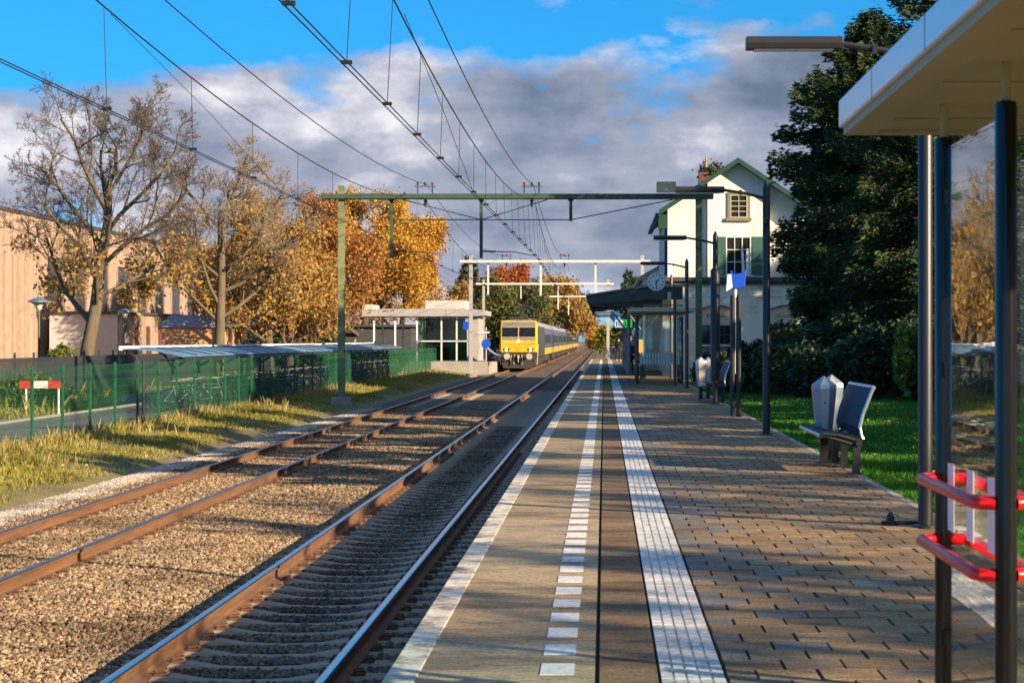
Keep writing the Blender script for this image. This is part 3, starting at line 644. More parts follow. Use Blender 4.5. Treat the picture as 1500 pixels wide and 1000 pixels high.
# trees beyond the right edge of the frame, there for the dappled shade they throw over platform and tracks
conifer('evergreen_tree', 'dense evergreen standing right of the lawn, out of the frame', (15.8, 36, -0.1), 81, 11.8, 3.4, 90, 12000, 0.42, m_con, 0.6, 0.3, lambda f: (1 - f) ** 0.4)
conifer('evergreen_tree', 'second dense evergreen right of the lawn, out of the frame', (15.5, 42, -0.1), 82, 11.2, 3.4, 90, 12000, 0.42, m_con, 0.6, 0.3, lambda f: (1 - f) ** 0.4)
conifer('evergreen_tree', 'evergreen behind the conifers that shades the station wall', (26.5, 77, -0.1), 83, 12.6, 5.6, 130, 26000, 0.5, m_con, 0.3, 0.3, lambda f: (1 - f) ** 0.2)
for k_, (y_, h_) in enumerate([(24.5, 10.0), (30, 11.5), (47.5, 11.0)]):
    conifer('evergreen_tree', ['third', 'fourth', 'fifth'][k_] + ' dense evergreen right of the lawn, out of the frame', (15.6 + k_ * 0.4, y_, -0.1), 84 + k_ * 7, h_, 3.0, 90, 11000, 0.42, m_con, 0.6, 0.3, lambda f: (1 - f) ** 0.4)
bx = broad('bare_tree', 'nearly leafless tree right of the platform, out of the frame', 'tree', (25, -3.5, -0.1), 91, 8.6, 0.26, [9, 6, 5], [0.5, 0.55, 0.5], [50, 45, 42], levels=3, trunk=0.4, leaf=m_brwn, nleaf=1500, lsize=0.36, lspread=0.30, rmin=0.018)
for k, (x, y, s, rz_) in enumerate([(27, 6.5, 1.08, 1.0), (24, 14, 0.95, 2.2)]):
    dup(bx, (x, y, -0.1), rz_, ['second nearly leafless tree beyond the lawn, out of the frame', 'third nearly leafless tree beyond the lawn, out of the frame'][k], scale=(s, s, s))
m_fall = island_mat('fallen_leaf', [(0, (0.16, 0.07, 0.03)), (0.5, (0.34, 0.18, 0.05)), (1, (0.50, 0.34, 0.08))], 0.7, 3, 0.0, 0.2)
def fallen(name, n, x0, x1, y0, y1, zf, seed):
    rg = np.random.default_rng(seed); x = x0 + (x1 - x0) * rg.uniform(0, 1, n); y = y0 + (y1 - y0) * rg.uniform(0, 1, n) ** 1.5
    P = np.stack([x, y, zf(x) + rg.uniform(0.01, 0.05, n)], 1); o = leaf_mesh(name, P, 0.07, seed, m_fall, None, D=np.stack([rg.normal(0, 1, n), rg.normal(0, 1, n), rg.normal(0, 0.2, n)], 1), aspect=0.7, flat=0.8); o['kind'] = 'stuff'
fallen('fallen_leaves', 700, 3.2, 9, 14, 60, lambda x: np.interp(x, [3, 4.5, 7, 14], [-0.06, -0.05, -0.02, -0.01]), 3)
fallen('fallen_leaves', 500, -13, -9.3, 34, 100, lambda x: np.interp(x, [-13.6, -12.6, -11.6, -10.2, -9.5], [-0.76, -0.70, -0.72, -0.82, -0.93]), 4)

# ------------------------------------------------------------------ grass
def blades(name, n, place, hmin, hmax, wd, mat, seed, lean=0.35):
    rg = np.random.default_rng(seed); x, y, z, hs = place(rg, n); n = len(x)
    h = rg.uniform(hmin, hmax, n) * hs; az = rg.uniform(0, 6.28, n); w2 = wd * rg.uniform(0.6, 1.4, n)
    dx, dy = np.cos(az) * w2, np.sin(az) * w2; la = rg.uniform(0, 6.28, n); ln = h * rg.uniform(0, lean * 2, n); lx, ly = np.cos(la) * ln, np.sin(la) * ln
    p = np.stack([x, y, z], 1)
    A_ = p + np.stack([-dx, -dy, 0 * x - 0.03], 1); B_ = p + np.stack([dx, dy, 0 * x - 0.03], 1)
    Cc = p + np.stack([lx * 0.4 + dx * 0.7, ly * 0.4 + dy * 0.7, h * 0.6], 1); Dd = p + np.stack([lx, ly, h], 1)
    V = np.stack([A_, B_, Cc, Dd], 1).reshape(-1, 3)
    o = np_mesh(name, V, np.arange(4 * n).reshape(n, 4), mat); o['kind'] = 'stuff'; return o
gp_x = np.array([-60, -24, -18, -13.6, -12.6, -11.6, -10.2, -9.5, -8.9]); gp_z = np.array([-0.92, -0.90, -0.88, -0.80, -0.755, -0.775, -0.86, -0.955, -1.12])
m_gr1 = island_mat('verge_grass', [(0, (0.09, 0.10, 0.02)), (0.35, (0.22, 0.21, 0.04)), (0.7, (0.37, 0.32, 0.08)), (1, (0.48, 0.40, 0.16))], 0.7, 3, 0.0, 0.2, 0.35, big=0.55)
m_gr2 = island_mat('lawn_grass', [(0, (0.02, 0.08, 0.006)), (0.5, (0.05, 0.19, 0.015)), (0.9, (0.10, 0.28, 0.03)), (1, (0.22, 0.30, 0.06))], 0.6, 3, 0.0, 0.25, 0.35, big=0.9)
m_dry = island_mat('dry_weeds', [(0, (0.20, 0.15, 0.05)), (0.5, (0.34, 0.26, 0.10)), (1, (0.44, 0.36, 0.17))], 0.8, 3, 0.0, 0.2, 0.3)
def pl_verge(rg, n):
    y = 25 + (165 - 25) * rg.uniform(0, 1, n) ** 1.9; x = rg.uniform(-13.1, -9.45, n)
    k = np.sin(x * 2.1 + y * 0.35) + np.sin(y * 0.9 - x * 1.3) + rg.normal(0, 0.7, n); keep = (k > -1.0) & ((x < -9.8) | (rg.uniform(0, 1, n) < 0.4)); x, y = x[keep], y[keep]
    hs = 0.45 + 0.25 * np.clip((-x - 10.6) / 2.0, 0, 1) + 0.25 * np.clip(np.sin(y * 0.5 + x), 0, 1)
    return x, y, np.interp(x, gp_x, gp_z), hs
blades('verge_grass', 150000, pl_verge, 0.05, 0.19, 0.009, m_gr1, 5)
def pl_weeds2(rg, n):
    c = rg.uniform(0, 1, (n // 22, 2)); cy = 34 + 129 * c[:, 0] ** 1.5; cx = rg.uniform(-13.0, -10.6, len(cy)); i = rg.integers(0, len(cy), n)
    x = cx[i] + rg.normal(0, 0.16, n); y = cy[i] + rg.normal(0, 0.16, n); return x, y, np.interp(x, gp_x, gp_z), (0.45 + 0.6 * np.clip((-cx - 11.2) / 1.3, 0, 1))[i] * rg.uniform(0.6, 1.1, n)
def pl_weeds(rg, n):
    c = rg.uniform(0, 1, (n // 14, 2)); cy = 36 + 127 * c[:, 0] ** 1.5; cx = np.where(rg.uniform(0, 1, len(cy)) < 0.8, rg.normal(-12.5, 0.35, len(cy)), rg.uniform(-12.6, -10.3, len(cy)))
    i = rg.integers(0, len(cy), n); x = cx[i] + rg.normal(0, 0.14, n); y = cy[i] + rg.normal(0, 0.2, n)
    return x, y, np.interp(x, gp_x, gp_z), rg.uniform(0.5, 1.1, len(cy))[i]
blades('dry_weeds', 6000, pl_weeds, 0.12, 0.48, 0.006, m_dry, 6, 0.18)
blades('green_weeds', 20000, pl_weeds2, 0.08, 0.30, 0.010, m_gr1, 16, 0.4)
def pl_far(rg, n):
    y = rg.uniform(62, 140, n); x = rg.uniform(-30, -17.9, n); keep = ~((y > 75) & (x > -21.8)); x, y = x[keep], y[keep]
    return x, y, np.interp(x, gp_x, gp_z), np.where(rg.uniform(0, 1, len(x)) < 0.1, 2.2, 1.0)
blades('rough_grass', 60000, pl_far, 0.1, 0.35, 0.016, m_gr1, 7)
def pl_lawn(rg, n):
    y = 12 + 55 * rg.uniform(0, 1, n) ** 1.8; x = 3.10 + rg.uniform(0, 1, n) ** 1.2 * (0.19 * y); 
    k = np.sin(y * 0.8) + np.sin(x * 2 + y * 0.3)
    return x, y, np.interp(x, [3, 4.5, 7, 14], [-0.10, -0.10, -0.06, -0.05]), np.where(x < 3.35, 1.35, 0.9 + 0.12 * k)
blades('lawn_grass', 170000, pl_lawn, 0.045, 0.10, 0.006, m_gr2, 8)
# ------------------------------------------------------------------ overhead line portals
m_green = M('mast_green', (0.19, 0.22, 0.10), 0.6, 0.15, 3, dirt=(0.10, 0.11, 0.06), dirt_scale=2)
m_green_d = M('mast_green_dark', (0.045, 0.085, 0.055), 0.55, 0.15, 3)
m_galv = M('galvanised_steel', (0.66, 0.62, 0.56), 0.55, 0.12, 3)
m_galv2 = M('mast_grey_violet', (0.36, 0.34, 0.36), 0.55, 0.15, 3)
m_black = M('dark_iron', (0.03, 0.03, 0.035), 0.5, 0.2, 8)
m_ins = M('insulator_brown', (0.10, 0.045, 0.03), 0.3, 0.2, 8)
def hbeam(b, x, y, w, z0, z1):
    b.box(x - w / 2, x + w / 2, y - w / 2, y - w / 2 + 0.018, z0, z1); b.box(x - w / 2, x + w / 2, y + w / 2 - 0.018, y + w / 2, z0, z1)
    b.box(x - 0.007, x + 0.007, y - w / 2 + 0.018, y + w / 2 - 0.018, z0, z1)
BZ = 7.05
def portal(Y, xl, xr, lab, mm, ms, struts, base_l=-0.7, base_r=-0.05, btop=0.42, ends=(0.75, 0.55), ties=False):
    t = thing('overhead_line_portal', lab, 'portal', (0, Y, 0), 'overhead line portals over the tracks')
    for x, zb in ((xl, base_l), (xr, base_r)):
        b = MB(); hbeam(b, x, 0, 0.24, zb, BZ + btop); b.build('mast', mm, t)
        b = MB(); b.prism([(x - 0.42, zb - 0.5), (x + 0.42, zb - 0.5), (x + 0.34, zb + 0.04), (x - 0.34, zb + 0.04)], 'y', -0.4, 0.4); b.build('mast_foot', m_conc, t)
    b = MB(); b.box(xl - ends[0], xr + ends[1], -0.30, -0.13, BZ - 0.09, BZ + 0.09); b.box(xl - ends[0], xr + ends[1], 0.13, 0.30, BZ - 0.09, BZ + 0.09)
    x = xl
    while x < xr: b.box(x, x + 0.08, -0.128, 0.128, BZ - 0.06, BZ + 0.06); x += 1.1
    b.build('cross_beam', ms, t)
    for x, z in struts:
        b = MB(); b.box(x - 0.06, x + 0.06, -0.06, 0.06, z, BZ - 0.112); b.box(x - 0.10, x + 0.10, -0.10, 0.10, BZ - 0.16, BZ - 0.113); b.build('drop_post', ms, t)
    for xc in (TF, TN):
        b = MB()
        for s in (-0.28, 0.28): b.tube([(xc + s, -0.2, BZ + 0.11), (xc + s, -0.2, BZ + 0.36)], 0.022, 6)
        b.box(xc - 0.40, xc + 0.40, -0.22, -0.18, BZ + 0.36, BZ + 0.39); b.build('feeder_bracket', m_black, t)
        b = MB()
        for s in (-0.28, 0.0, 0.28): b.lathe([(0.03, 0), (0.05, 0.03), (0.03, 0.06), (0.05, 0.09), (0.03, 0.12)], 10, (xc + s, -0.2, BZ + 0.41))
        b.build('insulator', m_ins, t)
        b = MB(); b.lathe([(0.03, 0), (0.08, -0.04), (0.04, -0.1), (0.08, -0.16), (0.04, -0.22), (0.02, -0.3)], 10, (xc, 0, BZ - 0.11)); b.build('insulator', m_ins, t)
    for xs, xc in ((struts[0][0], TF), (struts[1][0], TN)) if len(struts) > 1 else ():
        b = MB(); b.tube([(xs, 0, 4.98), (xs + 0.55, 0, 4.96)], 0.035, 6); b.build('insulator', m_ins, t)
        b = MB(); b.tube([(xs + 0.5, 0, 4.96), (xs + 1.3, 0, 4.94), (xc + 0.1, 0, 4.80)], 0.02, 6); b.build('registration_arm', m_black, t)
    if ties:
        b = MB(); z = 6.17; b.tube([(struts[0][0], 0, z), (struts[2][0], 0, z), (xr - 1.0, 0, BZ - 0.12)], 0.022, 6)
        b.tube([(struts[0][0] + 0.45, 0, BZ - 0.12), (struts[1][0], 0, z), (struts[2][0] - 0.9, 0, BZ - 0.12)], 0.022, 6); b.build('tie_rod', m_green_d, t)
    return t
PY = [75.8, 139, 195, 252, 310, 368, 430]
p1 = portal(PY[0], -10.0, 3.6, 'nearest overhead line portal, green painted, its mast standing in the grass verge', m_green, m_green_d, [(-8.1, 4.71), (-4.68, 4.71), (-1.27, 6.12)], base_l=-0.62, ties=True)
b = MB(); b.box(-9.74, -9.62, -0.14, -0.11, 0.74, 0.87); b.box(-9.74, -9.62, -0.14, -0.11, 0.60, 0.73); pl = b.build('number_plate', m_white, p1)
def text(s, loc, size, mat, parent, rot=(PI / 2, 0, 0), name='lettering', ext=0.003):
    cu = bpy.data.curves.new(name, 'FONT'); cu.body = s; cu.size = size; cu.align_x = 'CENTER'; cu.align_y = 'CENTER'; cu.extrude = ext
    o = bpy.data.objects.new(name, cu); LINK(o); dg = bpy.context.evaluated_depsgraph_get(); me = bpy.data.meshes.new_from_object(o.evaluated_get(dg))
    bpy.data.objects.remove(o); me.materials.clear(); me.materials.append(mat)
    o = bpy.data.objects.new(name, me); LINK(o); o.location = loc; o.rotation_euler = rot; o.parent = parent; return o
text('0', (-9.68, -0.142, 0.805), 0.12, m_black, pl); text('0', (-9.68, -0.142, 0.665), 0.12, m_black, pl)
m_yel_b = M('timber_yellow', (0.62, 0.50, 0.26), 0.8, 0.45, 14)
b = MB(); b.box(1.98, 2.72, -0.55, -0.33, 7.18, 7.58); b.build('relay_box', m_yel_b, p1)
portal(PY[1], -9.3, 2.67, 'second overhead line portal, pale sunlit beam above the train front', m_galv2, m_galv, [(-8.1, 4.75), (-4.43, 4.67), (-0.60, 4.67)], base_l=-0.8)
portal(PY[2], -11.8, 0.4, 'third overhead line portal, sunlit beam just behind the train front', m_galv2, m_galv, [(-8.15, 5.6), (-4.5, 4.56)], base_l=-0.8, base_r=-0.9)
far_lab = ['fourth overhead line portal, thin and pale over the first coaches', 'fifth overhead line portal over the middle of the train', 'sixth overhead line portal over the rear coaches', 'farthest overhead line portal at the tail of the train']
for i, Y in enumerate(PY[3:]):
    portal(Y, -11.0, 0.5, far_lab[i], m_galv2, m_galv, [(-8.15, 4.9), (-4.5, 4.7)], base_l=-0.9, base_r=-0.9)

# ------------------------------------------------------------------ wires
m_wire = M('wire_dark', (0.018, 0.018, 0.022), 0.5, 0.1, 5, spec=0.2)
SP = [12.6] + PY
def catenary(xc, lab, zig):
    t = thing('catenary', lab, 'overhead wire', (xc, 0, 0), 'catenaries over the two tracks')
    cw = [[], []]; mw = []; fw = []
    for i, (a, b2) in enumerate(zip(SP[:-1], SP[1:])):
        z0 = zig if i % 2 == 0 else -zig
        for k in range(20 if i < 3 else 10):
            u = k / (20 if i < 3 else 10); tt = 2 * u - 1; y = a + (b2 - a) * u
            x = z0 * (1 - 2 * u)
            for q in (0, 1): cw[q].append((x + (q - 0.5) * 0.07, y, 4.72))
            mw.append((x * 0.4, y, 7.0 - 1.25 * (1 - tt * tt))); fw.append((0.06, y, 7.5 - 0.83 * (1 - tt * tt)))
    b = MB(); b.tube(cw[0], 0.0085, 5); b.tube(cw[1], 0.0085, 5); b.build('contact_wire', m_wire, t)
    b = MB(); b.tube(mw, 0.012, 5); b.build('messenger_wire', m_wire, t)
    b = MB()
    for i, (a, b2) in enumerate(zip(SP[:-1], SP[1:])):
        z0 = zig if i % 2 == 0 else -zig
        nD = (11 if xc < -5 else 16) if i < 3 else 9
        for k in range(nD):
            u = (k + 0.5) / nD; tt = 2 * u - 1; y = a + (b2 - a) * u; x = z0 * (1 - 2 * u)
            b.tube([(x, y, 4.73), (x * 0.4, y, 7.0 - 1.25 * (1 - tt * tt))], 0.0055, 4)
            b.box(x - 0.06, x + 0.06, y - 0.03, y + 0.03, 4.725, 4.765)
    b.build('dropper', m_wire, t)['kind'] = 'stuff'
    b = MB()
    for i, (a, b2) in enumerate(zip(SP[:-1], SP[1:])):
        if i > 1: break
        for s in (0.235, 0.765):
            y0 = a + (b2 - a) * s; y1 = a + (b2 - a) * (0.5 + (s - 0.5) * 0.16); tt = 2 * s - 1
            b.tube([(0, y0, 7.0 - 1.25 * (1 - tt * tt)), (0, (y0 + y1) / 2, 5.5), (0, y1, 4.76)], 0.006, 4)
    b.build('stitch_wire', m_wire, t)
    t2 = thing('feeder_wire', lab.replace('contact and carrying wires', 'single feeder wire on top of the portals'), 'overhead wire', (xc, 0, 0), 'feeder wires on the portals')
    b = MB(); b.tube(fw, 0.011, 5); b.build('wire', m_wire, t2)
catenary(TF, 'contact and carrying wires above the track farther from the platform', 0.12)
catenary(TN, 'contact and carrying wires above the track beside the platform', -0.22)

# ------------------------------------------------------------------ train
m_yel = M('train_yellow', (0.72, 0.38, 0.008), 0.35, 0.08, 1.5, dirt=(0.55, 0.30, 0.02), dirt_scale=1.2)
m_tgrey = M('train_grey', (0.05, 0.05, 0.055), 0.4, 0.1, 1.0)
m_roof = M('train_roof', (0.24, 0.24, 0.25), 0.6, 0.15, 1.5, dirt=(0.22, 0.2, 0.18), dirt_scale=1)
m_undr = M('train_underframe', (0.035, 0.03, 0.028), 0.8, 0.3, 4)
m_twin = M('train_window', (0.008, 0.012, 0.02), 0.25, 0.1, 2, spec=0.25)
m_vio = M('train_blue_band', (0.07, 0.075, 0.14), 0.35, 0.1, 1)
m_lamp, nt3, bs3 = nodes('headlamp'); bs3.inputs['Emission Color'].default_value = (1, 0.75, 0.6, 1); bs3.inputs['Emission Strength'].default_value = 2.5; bs3.inputs['Base Color'].default_value = (0.8, 0.7, 0.6, 1)
m_silv = M('train_silver', (0.17, 0.17, 0.18), 0.35, 0.1, 2)
RL = RAIL
t = thing('locomotive', 'yellow and grey electric locomotive, headlamps lit, facing the camera at the front of the train', 'locomotive', (TF, 158, RL))
sec = [(-1.49, 1.0), (1.49, 1.0), (1.49, 3.45), (1.30, 3.78), (0.9, 3.92), (-0.9, 3.92), (-1.30, 3.78), (-1.49, 3.45)]
b = MB(); b.prism(sec, 'y', 0.9, 18.9); b.build('body', m_tgrey, t, bevel=0.03)
def front(z): return 0.0 if z < 2.1 else 0.55 * (z - 2.1) / 1.7
def fslab(x0, x1, z0, z1, off, th=0.06, mi=0, tp=0.0):
    b = MB(); y0, y1 = front(z0) - off, front(z1) - off
    b.add([(x0, y0, z0), (x1, y0, z0), (x1 - tp, y1, z1), (x0 + tp, y1, z1), (x0, y0 + th, z0), (x1, y0 + th, z0), (x1 - tp, y1 + th, z1), (x0 + tp, y1 + th, z1)],
          [(0, 1, 2, 3), (4, 7, 6, 5), (0, 4, 5, 1), (1, 5, 6, 2), (2, 6, 7, 3), (3, 7, 4, 0)]); return b
b = MB(); b.prism([(0.0, 1.4), (0.0, 2.1), (0.52, 3.72), (0.75, 3.9), (0.895, 3.9), (0.895, 1.4)], 'x', -1.38, 1.38)
for s in (-1, 1):
    b.add([(s * 1.381, 0.0, 1.4), (s * 1.381, 0.0, 2.1), (s * 1.381, 0.52, 3.72), (s * 1.381, 0.895, 3.85), (s * 1.381, 0.895, 1.4), (s * 1.49, 0.28, 1.4), (s * 1.49, 0.28, 2.1), (s * 1.49, 0.7, 3.45), (s * 1.49, 0.895, 3.5), (s * 1.49, 0.895, 1.4)],
          [(0, 1, 6, 5), (1, 2, 7, 6), (2, 3, 8, 7), (5, 6, 7, 8, 9)])
b.build('cab', m_yel, t)
fslab(-1.33, 1.33, 3.40, 3.80, 0.01, 0.05).build('cab_brow', m_silv, t)
for s in (-1, 1):
    x0, x1 = (-1.32, -0.04) if s < 0 else (0.04, 1.32)
    fslab(x0, x1, 2.60, 3.36, 0.015, 0.05).build('windscreen', m_twin, t)
    b = MB(); b.tube([(s * 0.25, front(2.6) - 0.04, 2.6), (s * 0.75, front(3.1) - 0.04, 3.1)], 0.02, 5); b.build('wiper', m_black, t)
    fslab(min(s * 0.72, s * 1.2), max(s * 0.72, s * 1.2), 1.48, 1.70, 0.02, 0.05).build('lamp_housing', m_black, t)
    b = MB(); b.disc_y((s * 0.96, -0.035, 1.59), 0.10, 0.02); b.build('headlamp', m_lamp, t)
    b = MB(); b.tube([(s * 0.88, 0.3, 1.06), (s * 0.88, -0.55, 1.06)], 0.11, 12); b.disc_y((s * 0.88, -0.62, 1.06), 0.25, 0.06); b.build('buffer', m_galv2, t)
    b = MB(); b.tube([(s * 1.45, 0.6, 0.35), (s * 1.55, 0.6, 2.0)], 0.02, 6); b.build('handrail', m_galv, t)
fslab(-1.32, 1.32, 2.02, 2.56, 0.012, 0.05).build('grey_band', m_silv, t)
b = MB(); b.disc_y((0, front(2.3) - 0.06, 2.3), 0.09, 0.04); b.build('headlamp', m_lamp, t)
b = MB(); b.disc_y((0, -0.02, 1.72), 0.22, 0.02, 20); b.build('nose_panel', M('train_yellow_deep', (0.62, 0.30, 0.01), 0.4, 0.05), t)
b = MB(); b.box(-1.4, 1.4, 0.1, 0.89, 0.72, 1.395); b.prism([(-1.2, 0.12), (1.2, 0.12), (1.35, 0.60), (-1.35, 0.60)], 'y', 0.0, 0.09); b.box(-1.2, 1.2, 0.9, 18.5, 0.3, 0.99); b.box(-1.1, 1.1, 0.091, 0.4, 0.3, 0.719); b.build('buffer_beam', m_undr, t)
b = MB(); b.box(-0.08, 0.08, -0.45, 0.1, 0.92, 1.15); b.tube([(0.25, 0.05, 1.2), (0.35, -0.2, 0.7), (0.28, -0.1, 0.4)], 0.035, 6); b.tube([(-0.3, 0.05, 1.2), (-0.42, -0.2, 0.75), (-0.32, -0.1, 0.45)], 0.035, 6); b.tube([(-0.55, 0.05, 1.15), (-0.62, -0.15, 0.8), (-0.56, -0.05, 0.5)], 0.03, 6); b.tube([(0.0, -0.45, 1.02), (0.0, -0.5, 0.6)], 0.04, 6); b.build('coupler', m_galv2, t)
for yb in (2.4, 5.0, 13.4, 16.0):
    for s in (-1, 1): b = MB(); b.disc_x((s * 0.75 - 0.06, yb, 0.58 - 0.17 + 0.17), 0.58, 0.12); b.build('wheel', m_undr, t)
def panto(y):
    b = MB()
    for s in (-0.5, 0.5): b.tube([(s, y, 3.95), (s * 0.9, y - 0.9, 4.35), (s * 0.5, y + 0.5, 5.0)], 0.05, 6)
    b.tube([(-0.85, y + 0.5, 5.0), (-0.6, y + 0.5, 5.08), (0.6, y + 0.5, 5.08), (0.85, y + 0.5, 5.0)], 0.05, 6); b.box(-0.7, 0.7, y - 0.8, y + 0.6, 3.93, 4.18)
    for s in (-0.6, 0.6): b.lathe([(0.06, 0), (0.09, 0.05), (0.06, 0.1), (0.09, 0.15), (0.06, 0.22)], 8, (s, y - 0.5, 4.05))
    return b
panto(2.6).build('pantograph', m_black, t); panto(15.0).build('pantograph', m_black, t)
b = MB(); b.prism([(-1.49, 3.46), (-1.28, 3.80), (-0.88, 3.94), (0.88, 3.94), (1.28, 3.80), (1.49, 3.46), (1.5, 3.46), (1.3, 3.82), (0.9, 3.97), (-0.9, 3.97), (-1.3, 3.82), (-1.5, 3.46)], 'y', 1.0, 18.9)
b.box(-0.6, 0.6, 5.5, 12.5, 3.97, 4.12); b.build('roof', m_roof, t)
# coaches
def coach():
    t = thing('passenger_coach', 'first coach behind the locomotive, grey with a yellow lower band', 'coach', (TF, 177.6, RL), 'coaches of the train')
    sec = [(-1.41, 1.0), (1.41, 1.0), (1.46, 1.9), (1.46, 2.9), (1.35, 3.4), (1.0, 3.82), (0.5, 4.0), (-0.5, 4.0), (-1.0, 3.82), (-1.35, 3.4), (-1.46, 2.9), (-1.46, 1.9)]
    b = MB(); b.prism(sec, 'y', 0.1, 26.0); b.build('body', m_vio, t)
    b = MB(); b.prism([(-1.36, 3.4), (-1.01, 3.84), (-0.5, 4.02), (0.5, 4.02), (1.01, 3.84), (1.36, 3.4), (1.39, 3.4), (1.04, 3.87), (0.5, 4.05), (-0.5, 4.05), (-1.04, 3.87), (-1.39, 3.4)], 'y', 0.1, 26.0); b.build('roof', m_roof, t)
    b = MB(); b.box(-1.475, -1.40, 1.2, 24.9, 1.05, 1.62); b.box(1.40, 1.475, 1.2, 24.9, 1.05, 1.62); b.build('yellow_band', m_yel, t)
    for i in range(10):
        y = 2.4 + i * 2.15
        b = MB(); b.box(1.455, 1.472, y, y + 1.5, 2.05, 2.85); b.box(-1.472, -1.455, y, y + 1.5, 2.05, 2.85); b.build('window', m_twin, t)
    for y in (0.35, 25.0): b = MB(); b.box(1.40, 1.475, y, y + 0.75, 1.0, 3.0); b.build('door', m_tgrey, t)
    b = MB(); b.box(-1.2, 1.2, 5.2, 20, 0.4, 0.99); b.build('underframe', m_undr, t)
    for yb in (3.5, 22.6):
        b = MB(); b.box(-1.15, 1.15, yb - 1.6, yb + 1.6, 0.35, 0.95)
        for q in (-1.25, 1.25):
            for s in (-0.82, 0.70): b.disc_x((s, yb + q, 0.46), 0.46, 0.12)
        b.build('bogie', m_undr, t)
    return t
c0 = coach()
nth = ['second', 'third', 'fourth', 'fifth', 'sixth', 'seventh', 'eighth', 'last']
for i in range(8): dup(c0, (TF, 177.6 + 26.4 * (i + 1), RL), label='%s coach of the train behind the locomotive, grey with a yellow band' % nth[i] if i < 7 else 'last coach at the tail of the train, tiny beside the rails')

# ------------------------------------------------------------------ green mesh fence
m_fgreen = M('fence_green', (0.014, 0.10, 0.045), 0.5, 0.15, 4)
FX = -12.7
t = thing('mesh_fence', 'long green wire mesh fence on green posts along the grass verge', 'fence', (FX, 0, 0))
pb = MB(); pb.box(-0.03, 0.03, -0.03, 0.03, -0.95, 1.02); pb.box(-0.034, 0.034, -0.034, 0.034, 1.021, 1.035); po = None
pm = MB()
for k in range(34): y = 0.04 + k * 0.0733; pm.box(-0.0025, 0.0025, y - 0.0025, y + 0.0025, -0.72, 0.98)
for k in range(10): z = -0.70 + k * 0.184; pm.box(0.0024, 0.0074, 0.02, 2.48, z - 0.003, z + 0.003)
for k in range(48):
    y = 39.2 + 2.5 * k
    if k == 0: po = pb.build('post', m_fgreen, t); pa = pm.build('mesh_panel', m_fgreen, t); po.location = pa.location = (0, y, 0)
    else:
        dup(po, (0, y, 0), parent=t)
        if k < 47: dup(pa, (0, y, 0), parent=t)
# dark bar fence further left
m_fdark = M('fence_dark', (0.035, 0.042, 0.05), 0.6, 0.2, 4)
t = thing('bar_fence', 'dark steel bar fence behind the path and the red and white barrier', 'fence', (-22.2, 0, 0))
b = MB(); b.box(-0.035, 0.035, -0.035, 0.035, -0.95, 1.12)
p = MB()
for k in range(24): y = 0.08 + k * 0.104; p.box(-0.011, 0.011, y - 0.011, y + 0.011, -0.82, 0.92)
p.box(-0.03, -0.012, 0.036, 2.464, -0.70, -0.65); p.box(-0.03, -0.012, 0.036, 2.464, 0.80, 0.85)
for k in range(30):
    y = 60 + 2.5 * k
    if k == 0: po = b.build('post', m_fdark, t); pa = p.build('bar_panel', m_fdark, t); po.location = pa.location = (0, y, 0)
    else:
        dup(po, (0, y, 0), parent=t)
        if k < 29: dup(pa, (0, y, 0), parent=t)
# barrier
m_red = M('sign_red', (0.62, 0.03, 0.02), 0.45, 0.08, 5); m_wht = M('sign_white', (0.78, 0.77, 0.76), 0.5, 0.05, 5)
t = thing('barrier_board', 'red and white striped barrier board on two white posts beside the path', 'barrier', (-18.35, 65, -0.87))
for x in (-0.53, 0.53): b = MB(); b.tube([(x, 0.03, -0.2), (x, 0.03, 0.95)], 0.035, 8); b.build('post', m_wht, t)
for x0, x1, mm in ((-0.73, -0.26, m_red), (-0.26, 0.20, m_wht), (0.20, 0.73, m_red)): b = MB(); b.box(x0, x1 - 0.001, -0.03, -0.006, 0.90, 1.14); b.build('board_section', mm, t)
# street lamps
m_lampcap = M('lamp_cap', (0.10, 0.15, 0.20), 0.35, 0.1, 5)
def slamp(x, y, lab):
    t = thing('street_lamp', lab, 'street lamp', (x, y, -0.9), 'street lamps along the path')
    b = MB(); b.lathe([(0.085, -0.1), (0.085, 1.0), (0.055, 1.05), (0.05, 3.75)], 10); b.build('pole', m_green_d, t)
    b = MB(); b.lathe([(0.06, 3.75), (0.10, 3.80), (0.17, 3.98), (0.36, 4.10)], 14); b.build('diffuser', M('lamp_diffuser', (0.5, 0.5, 0.45), 0.3), t)
    b = MB(); b.lathe([(0.47, 4.10), (0.46, 4.15), (0.22, 4.27), (0.06, 4.31), (0.05, 4.36)], 14); b.build('lamp_cap', m_lampcap, t); return t
slamp(X(57, 85), 85, 'dark street lamp with a round cap, left of the tall bare tree')
slamp(X(183, 115), 115, 'dark street lamp with a round cap right of the tall bare tree trunk')

